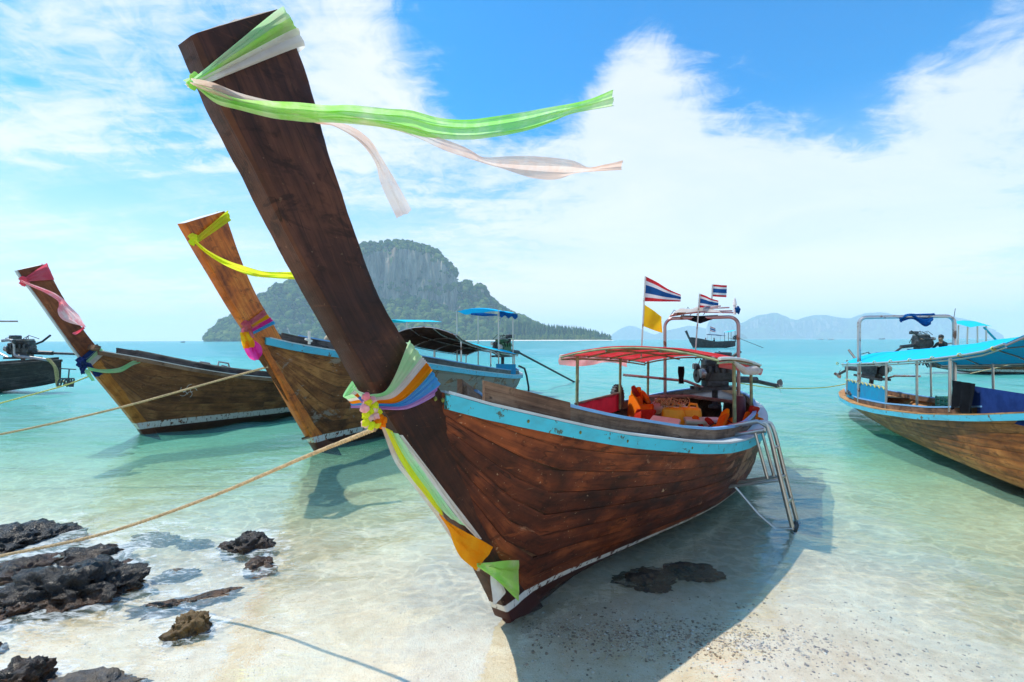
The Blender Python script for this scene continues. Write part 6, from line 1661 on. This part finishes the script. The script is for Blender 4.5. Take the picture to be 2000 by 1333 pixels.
streamer(T, 'yellow_tail', ((472, 650), (471, 664), (474, 682)), ((486, 648), (494, 662), (497, 678)), (), M['yellow_cloth'], 4, 0.03, 18, 10, 0.5, onl(b2, 0.13))
streamer(T, 'magenta_tail', ((478, 668), (480, 686), (487, 700), (497, 705)), ((494, 664), (508, 676), (513, 690), (506, 702)), (), M['magenta_cloth'], 3, 0.03, 18, 10, 0.2, k2)
T.done()

# --- left prow: pink cloth on top, navy and green below
T = Thing('prow_sash', 'pink cloth round the top of the leftmost prow, pale end fluttering down', 'cloth sash', 'prow cloths')
wrap_band(b3, T, 'band', ((48, 543), (56, 550)), ((90, 516), (104, 547)), 0.08, M['pink_cloth'], 0.008, 5)
kp3 = b3.M @ Vector(b3.on_l(48, 548, 0.06)); simple_knot(T, kp3, M['pink_cloth'], 0.05)
streamer(T, 'pale_streamer', ((44, 548), (63, 555), (88, 564), (109, 573), (124, 584), (134, 597), (151, 614), (161, 630), (166, 639)), ((45, 552), (65, 562), (88, 573), (107, 584), (117, 593), (114, 606), (121, 622), (137, 631), (160, 637)), (kp3.y-0.1, kp3.y+0.1, kp3.y+0.3), M['palepink_cloth'], 3, 0.04, 44, 11)
streamer(T, 'pink_end', ((158, 634), (165, 639), (150, 647), (141, 650)), ((160, 640), (162, 644), (152, 652), (144, 654)), (kp3.y+0.3, kp3.y+0.3), M['pink_cloth'], 2, 0.02, 14, 5)
T.done()
T = Thing('prow_sash', 'navy, white and green bands tied round the leftmost prow at rail height', 'cloth sash', 'prow cloths')
for (nm, mk, f, g) in (('navy_band', 'navy_cloth', ((154, 702), (165, 708)), ((188, 674), (195, 681))), ('green_band', 'mint_cloth', ((165, 704), (171, 710)), ((194, 680), (200, 686))), ('white_band', 'white_cloth', ((172, 708), (179, 715)), ((201, 686), (206, 691)))):
    wrap_band(b3, T, nm, f, g, 0.085, M[mk], 0.006, 2)
k3 = onl(b3, 0.12)
simple_knot(T, k3(159, 706), M['navy_cloth'], 0.06)
streamer(T, 'navy_tail', ((154, 706), (156, 720), (158, 733)), ((167, 708), (168, 720), (165, 729)), (), M['navy_cloth'], 3, 0.03, 14, 7, 0, k3)
streamer(T, 'navy_fold', ((160, 703), (172, 716), (186, 738)), ((174, 710), (186, 722), (202, 731)), (), M['navy_cloth'], 3, 0.03, 14, 7, 1, k3)
streamer(T, 'mint_tail', ((166, 722), (172, 735), (178, 745)), ((174, 722), (180, 734), (183, 744)), (), M['mint_cloth'], 2, 0.02, 12, 5, 0, onl(b3, 0.16))
k3b = onl(b3, 0.20)
streamer(T, 'green_streamer', ((172, 717), (200, 722), (232, 719), (255, 707), (266, 702), (282, 701)), ((172, 724), (205, 729), (235, 727), (258, 715), (272, 710), (290, 704)), (), M['mint_cloth'], 3, 0.02, 34, 7, 0, k3b)
T.done()

# ================================================================== mooring ropes
def twisted(path, r, m, label, pitch=None, seg=9, strands=3, group='mooring ropes'):
    P_ = spline(path, 400); L = np.concatenate([[0], np.cumsum(np.linalg.norm(np.diff(P_, axis=0), axis=1))])
    pitch = pitch or r*7; n = int(L[-1]/pitch*seg); mb = MB()
    ls = np.linspace(0, L[-1], n); C = np.stack([np.interp(ls, L, P_[:, k]) for k in range(3)], -1)
    tg = np.gradient(C, axis=0); tg /= np.linalg.norm(tg, axis=1)[:, None]
    sd = np.cross(tg, [0, 0, 1]); sd /= np.linalg.norm(sd, axis=1)[:, None]; upv = np.cross(sd, tg)
    for q in range(strands):
        a = ls/pitch*2*np.pi+q*2*np.pi/strands
        mb.tube([Vector(p) for p in C+(sd*np.cos(a)[:, None]+upv*np.sin(a)[:, None])*r*0.5], r*0.56, 6, caps=True)
    return solo('mooring_rope', mb, m, label, 'rope', group)
ra = b1.M @ Vector(b1.on_l(733, 838, 0.0))
rope_px = ((600, 891), (400, 975), (200, 1043), (0, 1086), (-200, 1122))
rd = (2.75, 3.2, 3.45, 3.55, 3.6)
twisted([tuple(ra)]+[tuple(at(x, y, d)) for (x, y), d in zip(rope_px, rd)]+[(-5.6, 3.6, 0.0)], 0.0115, M['rope'], 'thick twisted hemp rope from the nearest prow down to the left, over the rocks')
rb = b2.M @ Vector(b2.on_l(523, 717, 0.03))
def plain_rope(pts, r, m, label, group='mooring ropes'):
    a = MB(); a.tube(spline(pts, 60), r, 6); return solo('mooring_rope', a, m, label, 'rope', group)
twisted([tuple(rb)]+[tuple(at(x, y, d)) for x, y, d in ((400, 751, 6.9), (240, 795, 6.8), (100, 828, 6.75), (0, 849, 6.7), (-150, 880, 6.7))]+[(-10.5, 6.9, 0.0)], 0.016, M['rope'], 'thin pale rope from the orange prow crossing in front of the left hull', 0.12, 6)
rc = b3.M @ Vector(b3.on_l(172, 736, 0.0))
plain_rope([tuple(rc)]+[tuple(at(x, y, d)) for x, y, d in ((130, 752, 8.3), (70, 769, 8.2), (0, 788, 8.1), (-100, 815, 8.0))], 0.012, M['rope_y'], 'thin yellow-green rope from the leftmost prow to the left edge')
plain_rope([tuple(at(x, y, d)) for x, y, d in ((1440, 748, 9.4), (1500, 757, 9.8), (1560, 759, 10.4), (1620, 756, 11.2), (1672, 746, 12.0))], 0.011, M['rope_y'], 'thin yellow rope slung between the nearest boat and the right boat')
plain_rope([tuple(at(x, y, d)) for x, y, d in ((1895, 730, 20.5), (1950, 718, 19.5), (2000, 706, 18.5), (2080, 684, 17.5))], 0.02, M['rope'], 'pale rope rising to the right across the brown boat beyond')

# ================================================================== people
def person(name_label, Mx, shirt, trousers, group=None, lean=0.25, look=0.0, arms=(0.35, 0.22), sc=1.0):
    J, E, Rr, tagm = [], [], [], []
    def v(p, r, par=None, t=0):
        J.append(Vector(p)); Rr.append(r); tagm.append(t)
        if par is not None: E.append((par, len(J)-1))
        return len(J)-1
    c = math.sin(lean)
    pel = v((0, 0, 0.0), (0.145, 0.12), None, 1)
    bel = v((0.05*c*2, 0, 0.17), (0.125, 0.105), pel, 0)
    che = v((0.36*c, 0, 0.36), (0.15, 0.115), bel, 0)
    sho = v((0.46*c, 0, 0.47), (0.10, 0.085), che, 0)
    nec = v((0.52*c, 0, 0.545), (0.052, 0.052), sho, 2)
    jaw = v((0.55*c+0.02, 0, 0.615), (0.066, 0.075), nec, 2)
    hea = v((0.55*c+0.015, 0, 0.70), (0.078, 0.092), jaw, 2)
    cro = v((0.55*c, 0, 0.765), (0.055, 0.065), hea, 2)
    nose = v((0.55*c+0.10, 0, 0.655), (0.014, 0.016), jaw, 2)
    for sg in (-1, 1):
        a = v((0.46*c, sg*0.17, 0.455), (0.062, 0.062), sho, 0)
        el = v((0.46*c+arms[0]*0.45, sg*0.235, 0.22), (0.045, 0.045), a, 0)
        wr = v((0.46*c+arms[0]+0.08, sg*0.13, 0.455-arms[1]-0.14), (0.027, 0.030), el, 2)
        pa = v((0.46*c+arms[0]+0.145, sg*0.115, 0.44-arms[1]-0.15), (0.032, 0.020), wr, 2)
        for k in range(4):
            f1 = v((0.46*c+arms[0]+0.195+0.006*(k % 2), sg*(0.145-0.022*k), 0.43-arms[1]-0.16), (0.0095, 0.0095), pa, 2)
            v((0.46*c+arms[0]+0.215, sg*(0.143-0.021*k), 0.40-arms[1]-0.165), (0.0085, 0.0085), f1, 2)
        v((0.46*c+arms[0]+0.17, sg*0.07, 0.425-arms[1]-0.14), (0.010, 0.010), pa, 2)
        hp = v((0.02, sg*0.09, -0.02), (0.095, 0.09), pel, 1)
        kn_ = v((0.42, sg*0.13, 0.03), (0.062, 0.062), hp, 1)
        an = v((0.40, sg*0.13, -0.37), (0.040, 0.040), kn_, 1)
        v((0.54, sg*0.14, -0.41), (0.036, 0.028), an, 2)
    me = bpy.data.meshes.new('body_cage'); me.from_pydata(J, E, [])
    ob = bpy.data.objects.new('body_cage', me); COL.objects.link(ob)
    bmx = bmesh.new(); bmx.from_mesh(me); lay = bmx.verts.layers.skin.verify()
    for i, vv in enumerate(bmx.verts): vv[lay].radius = Rr[i]; vv[lay].use_root = (i == 0)
    bmx.to_mesh(me); bmx.free()
    sk = ob.modifiers.new('skin', 'SKIN'); sk.use_smooth_shade = True
    sb_ = ob.modifiers.new('sub', 'SUBSURF'); sb_.levels = 1; sb_.render_levels = 1
    dg = bpy.context.evaluated_depsgraph_get(); em = bpy.data.meshes.new_from_object(ob.evaluated_get(dg)); em.name = 'body'
    bpy.data.objects.remove(ob)
    em.materials.clear()
    for mk in (shirt, trousers, M['skin']): em.materials.append(mk)
    mids = [((J[a]+J[b_])/2, tagm[b_]) for a, b_ in E]+[(p, t) for p, t in zip(J, tagm)]
    for p in em.polygons:
        p.use_smooth = True
        p.material_index = min(mids, key=lambda q: (q[0]-p.center).length_squared)[1]
    e = bpy.data.objects.new('person', None); COL.objects.link(e); e.matrix_world = Mx @ Matrix.Scale(sc, 4); tag(e, name_label, 'person', group)
    bo = bpy.data.objects.new('body', em); COL.objects.link(bo); bo.parent = e
    hb = MB(); hc = J[hea]
    hb.ball(hc+Vector((-0.016, 0, 0.028)), (0.098, 0.089, 0.092), None, 3, 0.12, 4); hb.ball(hc+Vector((-0.05, 0, -0.01)), (0.062, 0.078, 0.075), None, 2, 0.15, 2)
    h = hb.obj('hair', M['hair']); h.parent = e
    for sg in (-1, 1):
        eb_ = MB(); eb_.ball(hc+Vector((0.078, sg*0.033, -0.012)), 0.011, None, 1); x = eb_.obj('eye', M['hair']); x.parent = e
        eb_ = MB(); eb_.ball(hc+Vector((0.0, sg*0.092, -0.02)), (0.018, 0.009, 0.028), None, 2); x = eb_.obj('ear', M['skin']); x.parent = e
    return e
pA = b2.M @ Vector(b2.on_l(662, 690, -0.02)); person('person in a cream shirt sitting in the boat behind the nearest prow', Matrix.Translation((pA.x, pA.y, 1.40)) @ Matrix.Rotation(2.0, 4, 'Z'), M['cream_shirt'], M['dark_shirt'], None, 0.6)
pB = at(1838, 692, 25.4); person('person in dark clothes crouched over the engine of the brown boat beyond', Matrix.Translation((pB.x+0.25, pB.y, pB.z)) @ Matrix.Rotation(math.pi+0.25, 4, 'Z'), M['dark_shirt'], M['dark_shirt'], None, 0.5, sc=1.25)
for k, (s, lb) in enumerate(((4.4, 'tiny person amidships in the far-out black boat'), (2.6, 'tiny person near the bow of the far-out black boat'))):
    person(lb, b7.M @ Matrix.Translation((s, -0.2, 1.1)) @ Matrix.Rotation(math.pi, 4, 'Z'), M['dark_shirt'] if k == 0 else M['flag_red'], M['dark_shirt'], 'people in the far-out boat', 0.1, sc=1.2)
